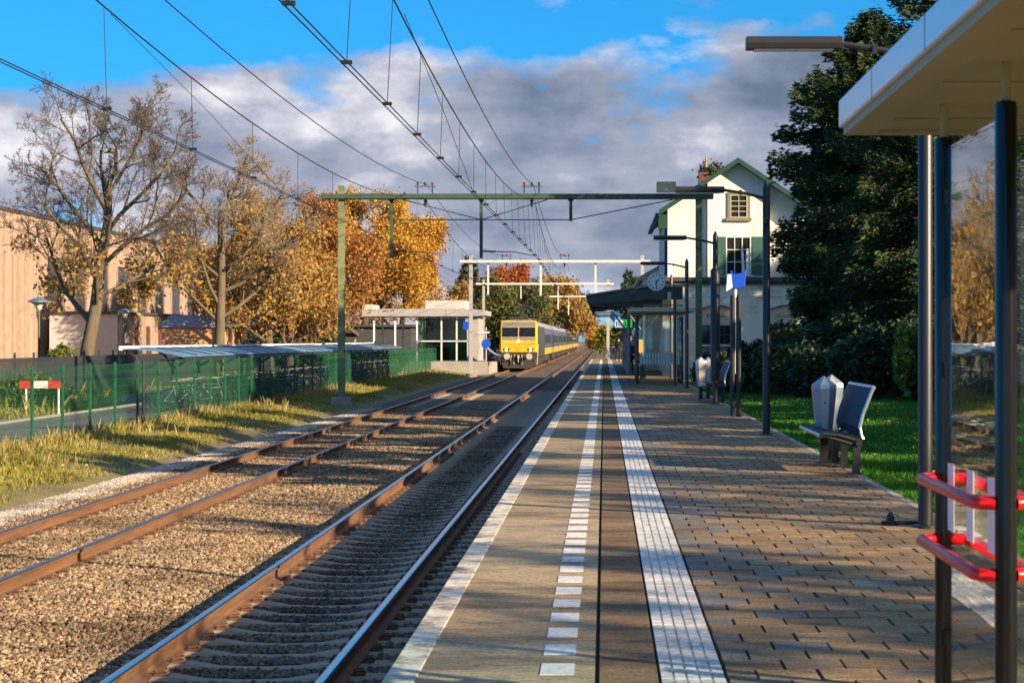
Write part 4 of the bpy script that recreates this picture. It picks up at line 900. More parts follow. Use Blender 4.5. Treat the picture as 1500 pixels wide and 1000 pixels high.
# ------------------------------------------------------------------ bicycle shelters and bicycles
m_canopy = M('canopy_panel_blue', (0.12, 0.25, 0.38), 0.35, 0.12, 1.5, spec=0.5)
m_rim = M('canopy_rim_white', (0.74, 0.76, 0.80), 0.4, 0.05, 3)
m_navy = M('steel_navy', (0.020, 0.027, 0.045), 0.45, 0.1, 4)
def bike_shelter(y0, L, lab):
    t = thing('bicycle_shelter', lab, 'bicycle shelter', (-14.6, y0, -0.84), 'bicycle shelters behind the green fence')
    b = MB(); arc = [(0.95 - 1.95 * u, 1.90 + 0.24 * math.sin(u * PI * 0.55)) for u in [k / 8 for k in range(9)]]
    b.prism(arc + [(x, z + 0.025) for x, z in arc[::-1]], 'y', 0, L); b.build('roof_panel', m_canopy, t, smooth=False)
    b = MB(); b.box(0.95, 1.03, 0, L, 1.77, 1.90); b.build('gutter', m_navy, t)
    xe, ze = arc[-1]; b = MB(); b.box(xe - 0.12, xe - 0.001, 0, L, ze - 0.03, ze + 0.11); b.build('rim', m_rim, t)
    n = max(2, round(L / 4.6) + 1)
    for k in range(n):
        y = 0.15 + (L - 0.3) * k / (n - 1)
        b = MB(); b.tube([(-0.35, y, -0.1), (-0.35, y, 1.75)], 0.06, 8)
        b.tube([(-0.35, y, 1.45), (0.25, y, 1.80), (0.93, y, 1.85)], 0.05, 8, r2=0.03); b.tube([(-0.35, y, 1.45), (-0.62, y, 1.90), (-0.95, y, 2.10)], 0.05, 8, r2=0.03)
        b.build('bracket', m_navy, t)
    n2 = int(L / 2.3)
    for k in range(1, n2):
        y = L * k / n2; b = MB(); b.tube([(x, y, z + 0.04) for x, z in arc], 0.014, 5); b.build('roof_rib', m_navy, t)
bike_shelter(64.5, 26.5, 'nearest bicycle shelter with a long blue curved roof and white rim')
bike_shelter(91.6, 15.0, 'second bicycle shelter roof, left of the green mast')
bike_shelter(107.2, 15.0, 'third bicycle shelter roof, right of the green mast')
bike_shelter(122.8, 12.0, 'farthest bicycle shelter roof, in front of the flat roofed platform shelter')
m_tyre = M('tyre_black', (0.02, 0.02, 0.02), 0.7, 0.1); m_bk = [M('bicycle_black', (0.02, 0.022, 0.025), 0.3, 0.1), M('bicycle_blue', (0.03, 0.08, 0.22), 0.3, 0.1), M('bicycle_silver', (0.35, 0.36, 0.38), 0.3, 0.1)]
def bicycle(mm, lab, loc):
    t = thing('bicycle', lab, 'bicycle', loc, 'bicycles parked under the shelters')
    for x in (-0.53, 0.53):
        ring = [(x + 0.34 * math.cos(a * PI / 9), 0, 0.35 + 0.34 * math.sin(a * PI / 9)) for a in range(19)]
        b = MB(); b.tube(ring, 0.018, 5, cap=False)
        for k in range(8): a = k * PI / 4; b.tube([(x, 0, 0.35), (x + 0.33 * math.cos(a), 0, 0.35 + 0.33 * math.sin(a))], 0.003, 3)
        b.build('wheel', m_tyre, t)
    b = MB()
    for pts in ([(-0.53, 0, 0.35), (-0.08, 0, 0.30), (0.40, 0, 0.72)], [(-0.53, 0, 0.35), (-0.20, 0, 0.78)], [(-0.08, 0, 0.30), (-0.24, 0, 0.90)], [(-0.20, 0, 0.76), (0.38, 0, 0.80)], [(0.53, 0, 0.35), (0.36, 0, 0.88), (0.33, 0, 1.02)]): b.tube(pts, 0.018, 6)
    b.box(-0.86, -0.4, -0.07, 0.07, 0.72, 0.74); b.build('frame', mm, t)
    b = MB(); b.tube([(0.12, -0.28, 1.05), (0.33, -0.22, 1.06), (0.36, 0, 1.04), (0.33, 0.22, 1.06), (0.12, 0.28, 1.05)], 0.013, 6); b.build('handlebar', m_galv2, t)
    b = MB(); b.prism([(-0.40, 0.09), (-0.34, 0.11), (-0.12, 0.025), (-0.12, -0.025), (-0.34, -0.11), (-0.40, -0.09)], 'z', 0.90, 0.96); b.build('saddle', m_tyre, t, bevel=0.015)
    return t
BL = ['black bicycle with upright handlebar parked in the row under the blue shelter roofs', 'blue bicycle parked in the row under the blue shelter roofs', 'silver bicycle parked in the row under the blue shelter roofs']
bks = [bicycle(m_bk[i], BL[i], (-14.4, 66 + 0.8 * i, -0.81)) for i in range(3)]
rb = random.Random(8); y = 68.6
while y < 134:
    k = rb.choice((0, 0, 0, 1, 2)); dup(bks[k], (-14.4 + rb.uniform(-0.15, 0.15), y, -0.81), rb.choice((0, PI)) + rb.uniform(-0.2, 0.2)); y += rb.choice((0.45, 0.5, 0.6, 0.9))
# ------------------------------------------------------------------ platform lamps
m_post = M('post_anthracite', (0.014, 0.015, 0.021), 0.4, 0.15, 4)
m_postb = M('post_brown', (0.09, 0.06, 0.05), 0.4, 0.15, 4)
m_lum = M('luminaire_grey', (0.022, 0.02, 0.025), 0.4, 0.1, 5)
def plamp(x, y, lab, mm, px=0.0, collar=False):
    t = thing('platform_lamp', lab, 'lamp', (x, y, 0), 'lamps along the platform')
    b = MB(); b.lathe([(0.11, 0), (0.11, 0.02), (0.064, 0.03), (0.064, 4.22), (0.05, 4.25), (0.02, 4.33)], 14); b.build('pole', mm, t, smooth=True)
    if collar: b = MB(); b.lathe([(0.10, 0.6), (0.12, 0.62), (0.12, 3.35), (0.08, 3.4)], 12); b.build('sleeve', m_post, t, smooth=True)
    b = MB(); b.tube([(0.02, 0, 4.02), (-0.35, 0, 4.11), (-0.74, 0, 4.17)], 0.03, 8, r2=0.026); b.box(-0.46, -0.42, -0.04, 0.04, 4.08, 4.17); b.build('arm', mm, t)
    b = MB(); b.prism([(-0.11, 4.205), (-0.09, 4.245), (0.09, 4.245), (0.11, 4.205), (0.07, 4.13), (-0.07, 4.13)], 'x', -1.55, -0.72)
    o = MB(); o.prism([(-0.10, 4.17), (-0.08, 4.225), (0.08, 4.225), (0.10, 4.17), (0.085, 4.12), (-0.085, 4.12)], 'x', -1.55, -0.72)
    lum = o.build('luminaire', m_lum, t, bevel=0.006)
    b = MB(); b.box(-1.48, -0.80, -0.06, 0.06, 4.108, 4.1195); b.build('diffuser', m_wht, lum)
    b = MB(); b.lathe([(0.02, 0), (0.05, 0.04), (0.05, 0.11), (0.02, 0.15)], 10, (-0.02, -0.1, 3.55)); b.build('speaker', m_post, t)
    return t
plamp(2.775, 17.2, 'nearest platform lamp, its pole beside the shelter post and its light above the shelter roof', m_post)
plamp(2.77, 34, 'tall dark platform lamp on the paving edge between the two benches', m_post)
plamp(2.79, 50, 'dark platform lamp with a thick sleeve on its pole, behind the far bench', m_post, collar=True)
plamp(2.77, 66.8, 'brownish platform lamp just right of the station clock', m_postb)
plamp(2.80, 83, 'brownish platform lamp second to the right of the station clock', m_postb)

# ------------------------------------------------------------------ information pole
m_blue = M('sign_blue', (0.01, 0.07, 0.55), 0.35, 0.05, 5)
t = thing('information_pole', 'dark double pole carrying a blue and white sign box near the far bench', 'sign post', (2.75, 41.8, 0))
for q in (-0.055, 0.075):
    b = MB(); b.tube([(q, 0, 0), (q, 0, 2.55)], 0.05, 10); b.build('post', m_post, t)
b = MB(); b.box(-0.004, 0.008, -0.03, 0.03, 0.9, 2.55); b.build('light_strip', m_galv, t)
b = MB(); b.tube([(0, 0, 2.5), (0, 0, 2.70)], 0.035, 8); b.build('neck', m_galv, t)
b = MB(); b.prism([(-0.06, 2.68), (0.20, 2.72), (0.22, 3.02), (-0.09, 2.98)], 'y', -0.09, 0.09); b.build('sign_box', m_blue, t, bevel=0.01)
b = MB(); b.prism([(-0.20, 2.62), (-0.062, 2.70), (-0.092, 2.985), (-0.17, 2.98)], 'y', -0.10, 0.10); b.build('white_panel', m_wht, t, bevel=0.008)
b = MB(); b.tube([(-0.07, 0, 2.98), (-0.08, 0, 3.06)], 0.02, 6); b.tube([(0.2, 0, 3.0), (0.21, 0, 3.08)], 0.02, 6); b.build('finial', m_blue, t)

# ------------------------------------------------------------------ benches and bins
m_seat = M('bench_mesh_blue', (0.012, 0.03, 0.07), 0.6, 0.15, 3, spec=0.12)
m_trim = M('bench_trim_silver', (0.55, 0.55, 0.56), 0.3, 0.06, 6, metal=0.8)
m_leg = M('bench_leg', (0.010, 0.010, 0.012), 0.5, 0.1, 5)
def bench(loc, lab):
    t = thing('platform_bench', lab, 'bench', loc, 'metal benches on the platform'); L = 2.3
    def slab(pts, th):
        n = [(-(pts[min(i + 1, len(pts) - 1)][1] - pts[max(i - 1, 0)][1]), pts[min(i + 1, len(pts) - 1)][0] - pts[max(i - 1, 0)][0]) for i in range(len(pts))]
        q = [(p[0] + a / math.hypot(a, c) * th, p[1] + c / math.hypot(a, c) * th) for p, (a, c) in zip(pts, n)]
        return pts + q[::-1]
    seat = [(-0.42, 0.455), (-0.38, 0.475), (-0.2, 0.455), (0.0, 0.40), (0.06, 0.40)]
    back = [(0.08, 0.46), (0.06, 0.56), (0.10, 0.72), (0.20, 0.98), (0.225, 1.03)]
    b = MB(); b.prism(slab(seat, 0.02), 'y', 0.025, L - 0.025); b.build('seat', m_seat, t)
    b = MB(); b.prism(slab(back, 0.02), 'y', 0.025, L - 0.025); b.build('backrest', m_seat, t)
    for y in (0.0, L):
        b = MB(); b.tube([(-0.42, y, 0.46), (-0.38, y, 0.48), (-0.2, y, 0.465), (0.0, y, 0.41), (0.06, y, 0.41)], 0.02, 8); b.build('seat_edge', m_leg, t)
        b = MB(); b.tube([(x, y, z) for x, z in [(0.10, 0.42)] + back], 0.022, 8); b.build('back_edge', m_trim, t)
    b = MB(); b.tube([(-0.425, 0, 0.462), (-0.425, L, 0.462)], 0.022, 8); b.build('front_rail', m_trim, t)
    b = MB(); b.tube([(0.228, -0.01, 1.04), (0.228, L + 0.01, 1.04)], 0.026, 8); b.build('top_rail', m_trim, t)
    b = MB(); b.tube([(0.05, -0.03, 0.37), (0.05, L + 0.03, 0.37)], 0.04, 8); b.build('beam', m_leg, t)
    for y in (0.02, 1.25, L - 0.1):
        b = MB(); b.prism([(-0.03, 0), (0.06, 0), (0.075, 0.36), (-0.01, 0.36)], 'y', y - 0.03, y + 0.03); b.box(-0.09, 0.11, y - 0.06, y + 0.06, 0.0, 0.015); b.build('leg', m_leg, t)
        b = MB(); b.tube([(-0.34, y, 0.45), (0.02, y, 0.34), (0.12, y, 0.45)], 0.025, 6); b.build('bracket', m_leg, t)
    return t
bench((3.02, 24.0, 0), 'near metal bench with a blue mesh seat facing the track, beside the pointed silver bins')
b2 = bench((3.02, 51.0, 0), 'far metal bench facing the track, beside the information pole')
m_bin = M('bin_silver', (0.72, 0.66, 0.58), 0.33, 0.06, 3, metal=0.45)
m_bin2 = M('bin_blue_grey', (0.30, 0.34, 0.42), 0.35, 0.06, 3, metal=0.4)
def bin_(loc, lab):
    t = thing('waste_bin', lab, 'waste bin', loc, 'pointed steel bins on the platform')
    def ring(z, w, c): return [(-w, -c, z), (-c * 0.62, -w * 0.9, z), (c * 0.62, -w * 0.9, z), (w, -c, z), (w, c, z), (c * 0.62, w * 0.9, z), (-c * 0.62, w * 0.9, z), (-w, c, z)]
    b = MB(); rings = [ring(0.34, 0.095, 0.06), ring(0.98, 0.155, 0.10), ring(1.03, 0.15, 0.098)]
    vs = [v for r in rings for v in r] + [(0, -0.05, 1.15), (0, 0.05, 1.15)]
    for i in (0, 1):
        for j in range(8):
            b.mi = 0 if j in (1, 5) else 1; b.f.append([i * 8 + j, i * 8 + (j + 1) % 8, (i + 1) * 8 + (j + 1) % 8, (i + 1) * 8 + j]); b.m.append(b.mi)
    b.v = vs; b.mi = 1
    for f, mi in (((16, 17, 24), 1), ((17, 18, 24), 0), ((18, 19, 24), 1), ((19, 20, 25, 24), 1), ((20, 21, 25), 1), ((21, 22, 25), 0), ((22, 23, 25), 1), ((23, 16, 24, 25), 1), (tuple(range(8)), 1)): b.f.append(list(f)); b.m.append(mi)
    b.build('bin_body', [m_bin, m_bin2], t, bevel=0.008)
    b = MB(); b.disc_y((0.0, -0.128, 0.80), 0.013, 0.012, 10); b.build('lock', m_black, t)
    b = MB(); b.box(-0.05, 0.05, -0.045, 0.045, 0, 0.36); b.box(-0.09, 0.09, -0.09, 0.09, 0, 0.02); b.build('stand', m_leg, t)
    return t
b0 = bin_((2.87, 26.0, 0), 'front silver pointed steel bin beside the near bench')
dup(b0, (3.07, 26.9, 0), label='second pointed steel bin, half hidden behind the front one at the near bench')
dup(b0, (2.62, 54, 0), label='pale pointed steel bin beside the far bench')
dup(b0, (2.86, 54.8, 0), label='second pointed steel bin, just right of the pale one at the far bench')

# ------------------------------------------------------------------ platform shelters
m_glass = glass_mat('shelter_glass', 2.4, (0.97, 0.99, 0.98), 0.018)
m_glass2 = glass_mat('pane_glass', 4.5, (0.93, 0.97, 0.96))
m_pblk = M('shelter_post_black', (0.007, 0.007, 0.009), 0.14, 0.1, 3, spec=0.4)
m_alu = M('fascia_aluminium', (0.66, 0.68, 0.72), 0.32, 0.05, 2, metal=0.55, stretch=(1, 0.1, 1))
m_soff = M('soffit_cream', (0.38, 0.315, 0.18), 0.6, 0.08, 1.2)
m_railr = M('guard_rail_red', (0.80, 0.010, 0.012), 0.30, 0.06, 4, spec=0.4)
m_decal = M('decal_white', (0.80, 0.80, 0.82), 0.6, 0.03, 4)
def shelter(loc, lab, ys, y0, y1, roofm, fine):
    """front posts at x=0, back posts at x=1.75; ys the y of the posts"""
    t = thing('platform_shelter', lab, 'shelter', loc, 'glass shelters on the platform')
    b = MB(); b.box(-0.24, 1.95, y0 + 0.06, y1 - 0.06, 2.585, 2.66)
    r = b.build('roof_panel', m_soff, t)
    # fascia: a profile run round the four sides
    def fas(b, x0, x1, ya, yb):
        b.box(x0, x1, ya, yb, 2.60, 2.735)
    b = MB(); b.box(-0.305, -0.245, y0, y1, 2.605, 2.735); b.box(1.951, 2.01, y0, y1, 2.605, 2.735); b.box(-0.2445, 1.9505, y0, y0 + 0.055, 2.605, 2.735); b.box(-0.2445, 1.9505, y1 - 0.055, y1, 2.605, 2.735)
    b.build('fascia', roofm, r, bevel=0.008)
    b = MB(); b.box(-0.285, -0.15, y0 + 0.02, y1 - 0.02, 2.570, 2.6045); b.box(-0.1495, 1.90, y0 + 0.02, y0 + 0.14, 2.570, 2.5845); b.box(-0.1495, 1.90, y1 - 0.14, y1 - 0.02, 2.570, 2.5845)
    y = y0 + 0.7
    while y < y1 - 0.3: b.box(-0.1495, 1.90, y - 0.012, y + 0.012, 2.578, 2.5845); y += 1.25
    b.build('gutter_lip', m_soff, r)
    b = MB(); y = y0 + 1.1
    while y < y1: b.box(-0.3062, -0.3045, y, y + 0.006, 2.606, 2.734); y += 1.35
    b.build('fascia_joint', m_black, r)
    for x in (0.0, 1.62):
        for y in ys:
            b = MB(); b.lathe([(0.039, 0), (0.039, 2.43), (0.036, 2.447), (0.015, 2.452)], 18, (x, y, 0)); o = b.build('post', m_pblk, t, smooth=True)
            b = MB(); b.lathe([(0.017, 2.452), (0.017, 2.584)], 10, (x, y, 0)); b.build('roof_pin', m_soff, o)
    for ya, yb in zip(ys[:-1], ys[1:]):
        for x in (0.0, 1.62):
            b = MB(); b.box(x - 0.004, x + 0.004, min(ya, yb) + 0.05, max(ya, yb) - 0.05, 0.12, 2.40); g = b.build('glass_pane', m_glass if x == 0 else m_glass2, t)
            if fine:
                for yc, s in ((min(ya, yb), 1), (max(ya, yb), -1)):
                    for z in (0.4, 1.5, 2.2):
                        b = MB(); b.box(x - 0.014, x + 0.014, min(yc + s * 0.036, yc + s * 0.085), max(yc + s * 0.036, yc + s * 0.085), z - 0.03, z + 0.03); b.build('glass_clamp', m_pblk, t)
                b = MB(); y = min(ya, yb) + 0.16
                while y < max(ya, yb) - 0.2: b.box(x - 0.0062, x - 0.0042, y, y + 0.14, 0.85, 1.12); y += 0.42
                b.build('white_decal', m_decal, g)
            if x == 0:
                for z in (0.80, 1.05):
                    for s in (-1, 1):
                        o_ = 0.10 * s
                        a, c = min(ya, yb), max(ya, yb)
                        b = MB(); b.tube([(s * 0.036, a + 0.0, z), (o_ * 0.8, a + 0.01, z), (o_, a + 0.05, z), (o_, c - 0.05, z), (o_ * 0.8, c - 0.01, z), (s * 0.036, c, z)], 0.024, 12); b.build('guard_rail', m_railr, t, smooth=True)
    for y in (ys[0], ys[-1]):
        b = MB(); b.box(0.05, 1.57, y - 0.004, y + 0.004, 0.12, 2.40)
        if not fine or y != ys[-1] or True:
            g = b.build('end_pane', m_glass2, t)
            if not fine:
                b = MB(); x = 0.10
                while x < 1.5: b.box(x, x + 0.055, y - 0.0065, y - 0.0045, 0.70, 1.12); x += 0.105
                b.build('white_decal', m_decal, g)
    return t
s1 = shelter((1.40, 0, 0), 'near glass shelter with black posts, red guard rails and a wide aluminium roof edge', [6.94, 8.20], 3.0, 9.3, m_alu, True)
for x in (0.0, 1.62):
    for y in (4.3,):
        b = MB(); b.lathe([(0.039, 0), (0.039, 2.43), (0.036, 2.447), (0.015, 2.452)], 18, (x, y, 0)); o = b.build('post', m_pblk, s1, smooth=True)
# far shelter, in front of the station canopy
m_crm = M('fascia_cream', (0.62, 0.52, 0.36), 0.5, 0.08, 2)
shelter((1.22, 0, 0), 'far glass shelter with a cream roof edge and white striped panes under the station canopy', [72.6, 74.6, 76.6], 70.5, 78.0, m_crm, False)
# mirror-thin hinge post at the foot of the near lamp
t = thing('cable_box', 'small black cable box on the paving at the foot of the near lamp', 'cable box', (2.55, 17.45, 0))
b = MB(); b.box(-0.12, 0.2, -0.04, 0.04, 0, 0.035); b.build('base', m_post, t, bevel=0.005)
b = MB(); b.lathe([(0.035, 0.035), (0.035, 0.075), (0.015, 0.11)], 10, (-0.04, 0, 0)); b.build('cap', m_black, t)

t = thing('inspection_cover', 'small pale inspection cover set in the brown paving before the near bench', 'cover', (2.1, 20.0, 0))
b = MB(); b.box(-0.12, 0.12, -0.14, 0.14, -0.02, 0.006); f_ = b.build('frame', m_leg, t); b = MB(); b.box(-0.10, 0.10, -0.12, 0.12, -0.02, 0.009); b.build('lid', m_conc, t)
# ------------------------------------------------------------------ station building
m_wall = M('stucco_white', (0.78, 0.74, 0.68), 0.9, 0.05, 1.5, bump=0.15, bscale=40, dirt=(0.58, 0.53, 0.46), dirt_scale=0.6)
m_trimg = M('trim_green', (0.012, 0.055, 0.038), 0.5, 0.12, 3)
m_shut = M('shutter_green', (0.035, 0.11, 0.085), 0.55, 0.15, 4)
m_slate = M('slate_roof', (0.07, 0.07, 0.08), 0.6, 0.25, 3, bump=0.4, bscale=15)
m_stone = M('window_surround', (0.20, 0.17, 0.11), 0.8, 0.15, 5)
m_pane = M('window_dark', (0.02, 0.022, 0.022), 0.06, 0.2, 2, spec=0.8)
m_frame = M('window_frame', (0.40, 0.38, 0.30), 0.6, 0.1, 5)
m_framew = M('window_frame_white', (0.72, 0.72, 0.70), 0.5, 0.05, 5)
m_brick = M('chimney_brick', (0.16, 0.06, 0.04), 0.9, 0.3, 8)
m_pot = M('chimney_pot', (0.40, 0.22, 0.10), 0.8, 0.2, 8)
m_beige = M('sign_panel_beige', (0.56, 0.46, 0.33), 0.7, 0.06, 2)
SY = 90.0
t = thing('station_building', 'white stuccoed station house with green trimmed gable and shutters', 'station', (0, SY, 0))
xa, xb, ap = 2.87, 9.15, 6.0; zap = 9.66
def rz_(x): return zap - 0.648 * abs(x - ap)
b = MB(); b.prism([(xa, -0.3), (xb, -0.3), (xb, rz_(xb) - 0.12), (ap, zap - 0.12), (xa, rz_(xa) - 0.12)], 'y', 0, 14); b.build('wall', m_wall, t)
b = MB(); b.prism([(4.66, 4.2), (7.37, 4.2), (7.37, rz_(7.37) - 0.13), (ap, zap - 0.13), (4.66, rz_(4.66) - 0.13)], 'y', -0.32, -0.003); b.build('projecting_bay', m_wall, t)
b = MB(); b.prism([(2.5, rz_(2.5)), (ap, zap), (9.5, rz_(9.5)), (9.5, rz_(9.5) - 0.1), (ap, zap - 0.1), (2.5, rz_(2.5) - 0.1)], 'y', -0.85, 14.5); rf = b.build('roof', m_slate, t)
for s in (-1, 1):
    e = ap + s * 3.55
    b = MB(); b.prism([(e, rz_(e) - 0.20), (ap, zap - 0.14), (ap, zap + 0.09), (e, rz_(e) + 0.05)], 'y', -0.92, -0.852); b.build('bargeboard', m_trimg, rf)
b = MB(); b.box(2.30, 2.52, -0.8, 14.5, rz_(2.5) - 0.26, rz_(2.5) - 0.12); b.build('gutter', m_trimg, rf)
b = MB(); b.prism([(2.45, 6.62), (2.87, 6.62), (2.87, 7.25), (2.45, 7.25)], 'y', -0.2, 0.1)
b.build('eave_bracket', m_trimg, t)
b = MB(); b.tube([(2.62, 0.5, rz_(2.5) - 0.26), (2.80, 0.5, 6.7), (2.80, 0.5, 4.5)], 0.06, 8); b.build('downpipe', m_navy, t)
b = MB(); b.tube([(4.58, -0.08, rz_(4.58) - 0.2), (4.58, -0.08, 4.42)], 0.06, 8); b.build('downpipe', m_galv, t)
b = MB(); b.box(4.62, 5.12, 7, 7.8, 8.2, 9.75); ch = b.build('chimney', m_brick, rf)
b = MB(); b.lathe([(0.10, 9.75), (0.08, 10.15)], 10, (4.75, 7.4, 0)); b.build('pot', m_black, ch)
b = MB(); b.lathe([(0.12, 9.75), (0.06, 10.2), (0.03, 10.6)], 10, (4.98, 7.4, 0)); b.build('pot', m_pot, ch)
rg = np.random.default_rng(4); P = rg.normal(0, 1, (500, 3)) * [0.30, 0.2, 0.2] + [5.30, 7.4, 9.85]
leaf_mesh('ivy', P, 0.16, 9, m_con, ch)
def win(x0, x1, z0, z1, yf, rows, cols, fm, sur, par, d=0.06):
    b = MB(); b.box(x0, x1, yf - 0.012, yf + 0.05, z0, z1); g = b.build('window', m_pane, par)
    b = MB()
    w_ = 0.05
    b.box(x0 - w_, x0, yf - d, yf + 0.05, z0 - w_, z1 + w_); b.box(x1, x1 + w_, yf - d, yf + 0.05, z0 - w_, z1 + w_); b.box(x0, x1, yf - d, yf + 0.05, z1, z1 + w_); b.box(x0, x1, yf - d, yf + 0.05, z0 - w_, z0)
    for c in range(1, cols): x = x0 + (x1 - x0) * c / cols; b.box(x - 0.018, x + 0.018, yf - d + 0.01, yf - 0.0125, z0, z1)
    for r_ in range(1, rows): z = z0 + (z1 - z0) * r_ / rows; b.box(x0, x1, yf - d + 0.014, yf - 0.0128, z - 0.018, z + 0.018)
    b.build('window_frame', fm, g)
    if sur:
        b = MB(); b.box(x0 - 0.17, x0 - w_ - 0.001, yf - 0.05, yf + 0.04, z0 - 0.1, z1 + 0.12); b.box(x1 + w_ + 0.001, x1 + 0.17, yf - 0.05, yf + 0.04, z0 - 0.1, z1 + 0.12); b.box(x0 - 0.169, x1 + 0.169, yf - 0.055, yf + 0.04, z1 + w_ + 0.002, z1 + 0.15)
        b.box(x0 - 0.24, x1 + 0.24, yf - 0.12, yf + 0.04, z0 - 0.20, z0 - w_ - 0.001); b.build('window_surround', sur, g)
    return g
win(5.72, 6.40, 7.14, 8.08, -0.33, 4, 2, m_frame, m_stone, t)
g = win(5.53, 6.56, 4.56, 6.20, -0.33, 3, 3, m_framew, None, t)
b = MB(); b.prism([(6.2, 4.58), (6.34, 4.58), (6.26, 5.7), (6.16, 5.7)], 'y', -0.347, -0.3425); b.prism([(6.38, 4.58), (6.54, 4.58), (6.54, 5.7), (6.40, 5.7)], 'y', -0.347, -0.3425); b.build('curtain', m_wht, g)
for x0, x1 in ((5.02, 5.46), (6.63, 7.16)):
    b = MB(); b.box(x0, x1, -0.40, -0.335, 4.52, 6.24)
    for k in range(24): b.box(x0 + 0.05, x1 - 0.05, -0.408, -0.4005, 4.6 + k * 0.067, 4.63 + k * 0.067)
    b.build('shutter', m_shut, t)
b = MB(); b.box(5.4, 6.7, -0.5, -0.332, 4.44, 4.50); b.build('window_sill', m_framew, t)
# ground floor front, standing a little proud, with its cornice
GY = -0.62
b = MB(); b.box(2.62, 10.6, GY, -0.001, -0.3, 4.22); b.build('ground_floor_wall', m_wall, t)
b = MB(); b.box(2.45, 10.8, GY - 0.30, -0.323, 4.222, 4.40); b.box(2.55, 10.7, GY - 0.16, GY - 0.002, 4.06, 4.2195); b.build('cornice', M('cornice_dark', (0.05, 0.055, 0.07), 0.6, 0.15, 3), t)
b = MB(); b.box(2.60, 10.6, GY - 0.03, GY - 0.002, 3.52, 3.58); b.build('string_course', m_wall, t)
for x0, x1 in ((4.35, 5.75), (7.48, 8.88)):
    n = 9; arch = [(x0 + (x1 - x0) * i / n, 2.92 + 0.16 * math.sin(PI * i / n)) for i in range(n + 1)]
    b = MB(); b.prism([(x0, 2.27), (x1, 2.27)] + arch[::-1], 'y', GY - 0.05, GY - 0.002); sg = b.build('sign_panel', m_beige, t)
    b = MB(); b.prism([(x0 - 0.06, 2.92), *arch, (x1 + 0.06, 2.92), (x1 + 0.06, 3.0)] + [(x, z + 0.10) for x, z in arch[::-1]] + [(x0 - 0.06, 3.0)], 'y', GY - 0.09, GY - 0.053); b.build('arch_moulding', m_stone, sg)
    b = MB(); rr_ = random.Random(3)
    x = x0 + 0.24
    for k, (wd, ht) in enumerate([(0.05, 0.17), (0.09, 0.17), (0.05, 0.10), (0.06, 0.10), (0.05, 0.10), (0.04, 0.15), (0.06, 0.10), (0.05, 0.15), (0.05, 0.10)]):
        b.tube([(x, GY - 0.055, 2.60), (x + wd * 0.9, GY - 0.055, 2.60 + ht), (x + wd * 1.1, GY - 0.055, 2.60 + ht * 0.55), (x + wd * 0.6, GY - 0.055, 2.61)], 0.010, 4); x += wd + 0.05
    b.build('lettering', M('lettering_red_brown', (0.30, 0.08, 0.07), 0.6), sg)
    win(x0 + 0.03, x1 - 0.03, 1.45, 2.20, GY - 0.012, 2, 4, M('frame_dark', (0.05, 0.055, 0.065), 0.5), None, t)
    b = MB(); b.box(x0 - 0.02, x1 + 0.02, GY - 0.14, GY - 0.002, 1.32, 1.385); b.build('window_sill', m_framew, t)
    b = MB(); b.box(x0, x1, GY - 0.03, GY - 0.003, 0.95, 1.31); b.build('apron_panel', M('apron_blue', (0.10, 0.16, 0.22), 0.5), t)
# low wing behind with a standing seam roof
t = thing('station_wing', 'low rear wing of the station with a pale ribbed roof, seen behind the clock', 'station wing', (0, 106, 0))
b = MB(); b.prism([(2.1, -0.3), (7, -0.3), (7, 6.2), (4.4, 6.2), (2.1, 4.9)], 'y', 0, 22); b.build('wall', m_wall, t)
b = MB(); b.prism([(1.75, 4.74), (4.4, 6.25), (4.4, 6.33), (1.75, 4.82)], 'y', -0.3, 22); rf = b.build('roof', M('ribbed_roof', (0.42, 0.45, 0.50), 0.5, 0.1, 2), t)
b = MB()
for k in range(28): y = -0.25 + k * 0.8; b.prism([(1.76, 4.822), (4.4, 6.332), (4.4, 6.40), (1.76, 4.89)], 'y', y, y + 0.06)
b.build('seam', m_slate, rf)

# ------------------------------------------------------------------ station canopy, clock, signs
m_cang = M('canopy_green', (0.028, 0.050, 0.045), 0.45, 0.15, 3)
m_cantop = M('canopy_roof_green', (0.10, 0.15, 0.12), 0.6, 0.15, 2)
t = thing('station_canopy', 'dark green sloping platform canopy left of the station', 'canopy', (0, 76, 0))
b = MB(); b.prism([(-0.70, 3.26), (-0.60, 2.95), (0.4, 3.02), (1.6, 3.14), (3.0, 3.14), (3.0, 3.60), (1.5, 3.60)], 'y', 0, 0.10); b.build('end_board', m_cang, t)
b = MB(); b.prism([(-0.70, 3.262), (1.5, 3.602), (3.0, 3.602), (3.0, 3.66), (1.5, 3.68), (-0.72, 3.33)], 'y', -0.1, 40); b.build('roof', m_cantop, t)
b = MB(); b.prism([(-0.70, 3.26), (-0.62, 2.98), (-0.54, 2.98), (-0.60, 3.26)], 'y', 0.101, 40); b.build('fascia', m_cang, t)
b = MB(); b.prism([(-0.55, 3.20), (1.5, 3.50), (3.0, 3.50), (3.0, 3.52), (1.5, 3.52), (-0.55, 3.22)], 'y', 0.101, 40); b.build('ceiling', M('canopy_ceiling', (0.10, 0.09, 0.08), 0.7), t)
for y in (0.15, 6.0, 11.5, 17.0, 22.5, 28.0, 33.0, 38.0): b = MB(); b.box(-0.58, 3.0, y, y + 0.10, 2.90, 2.945); b.build('tie_beam', m_cang, t)
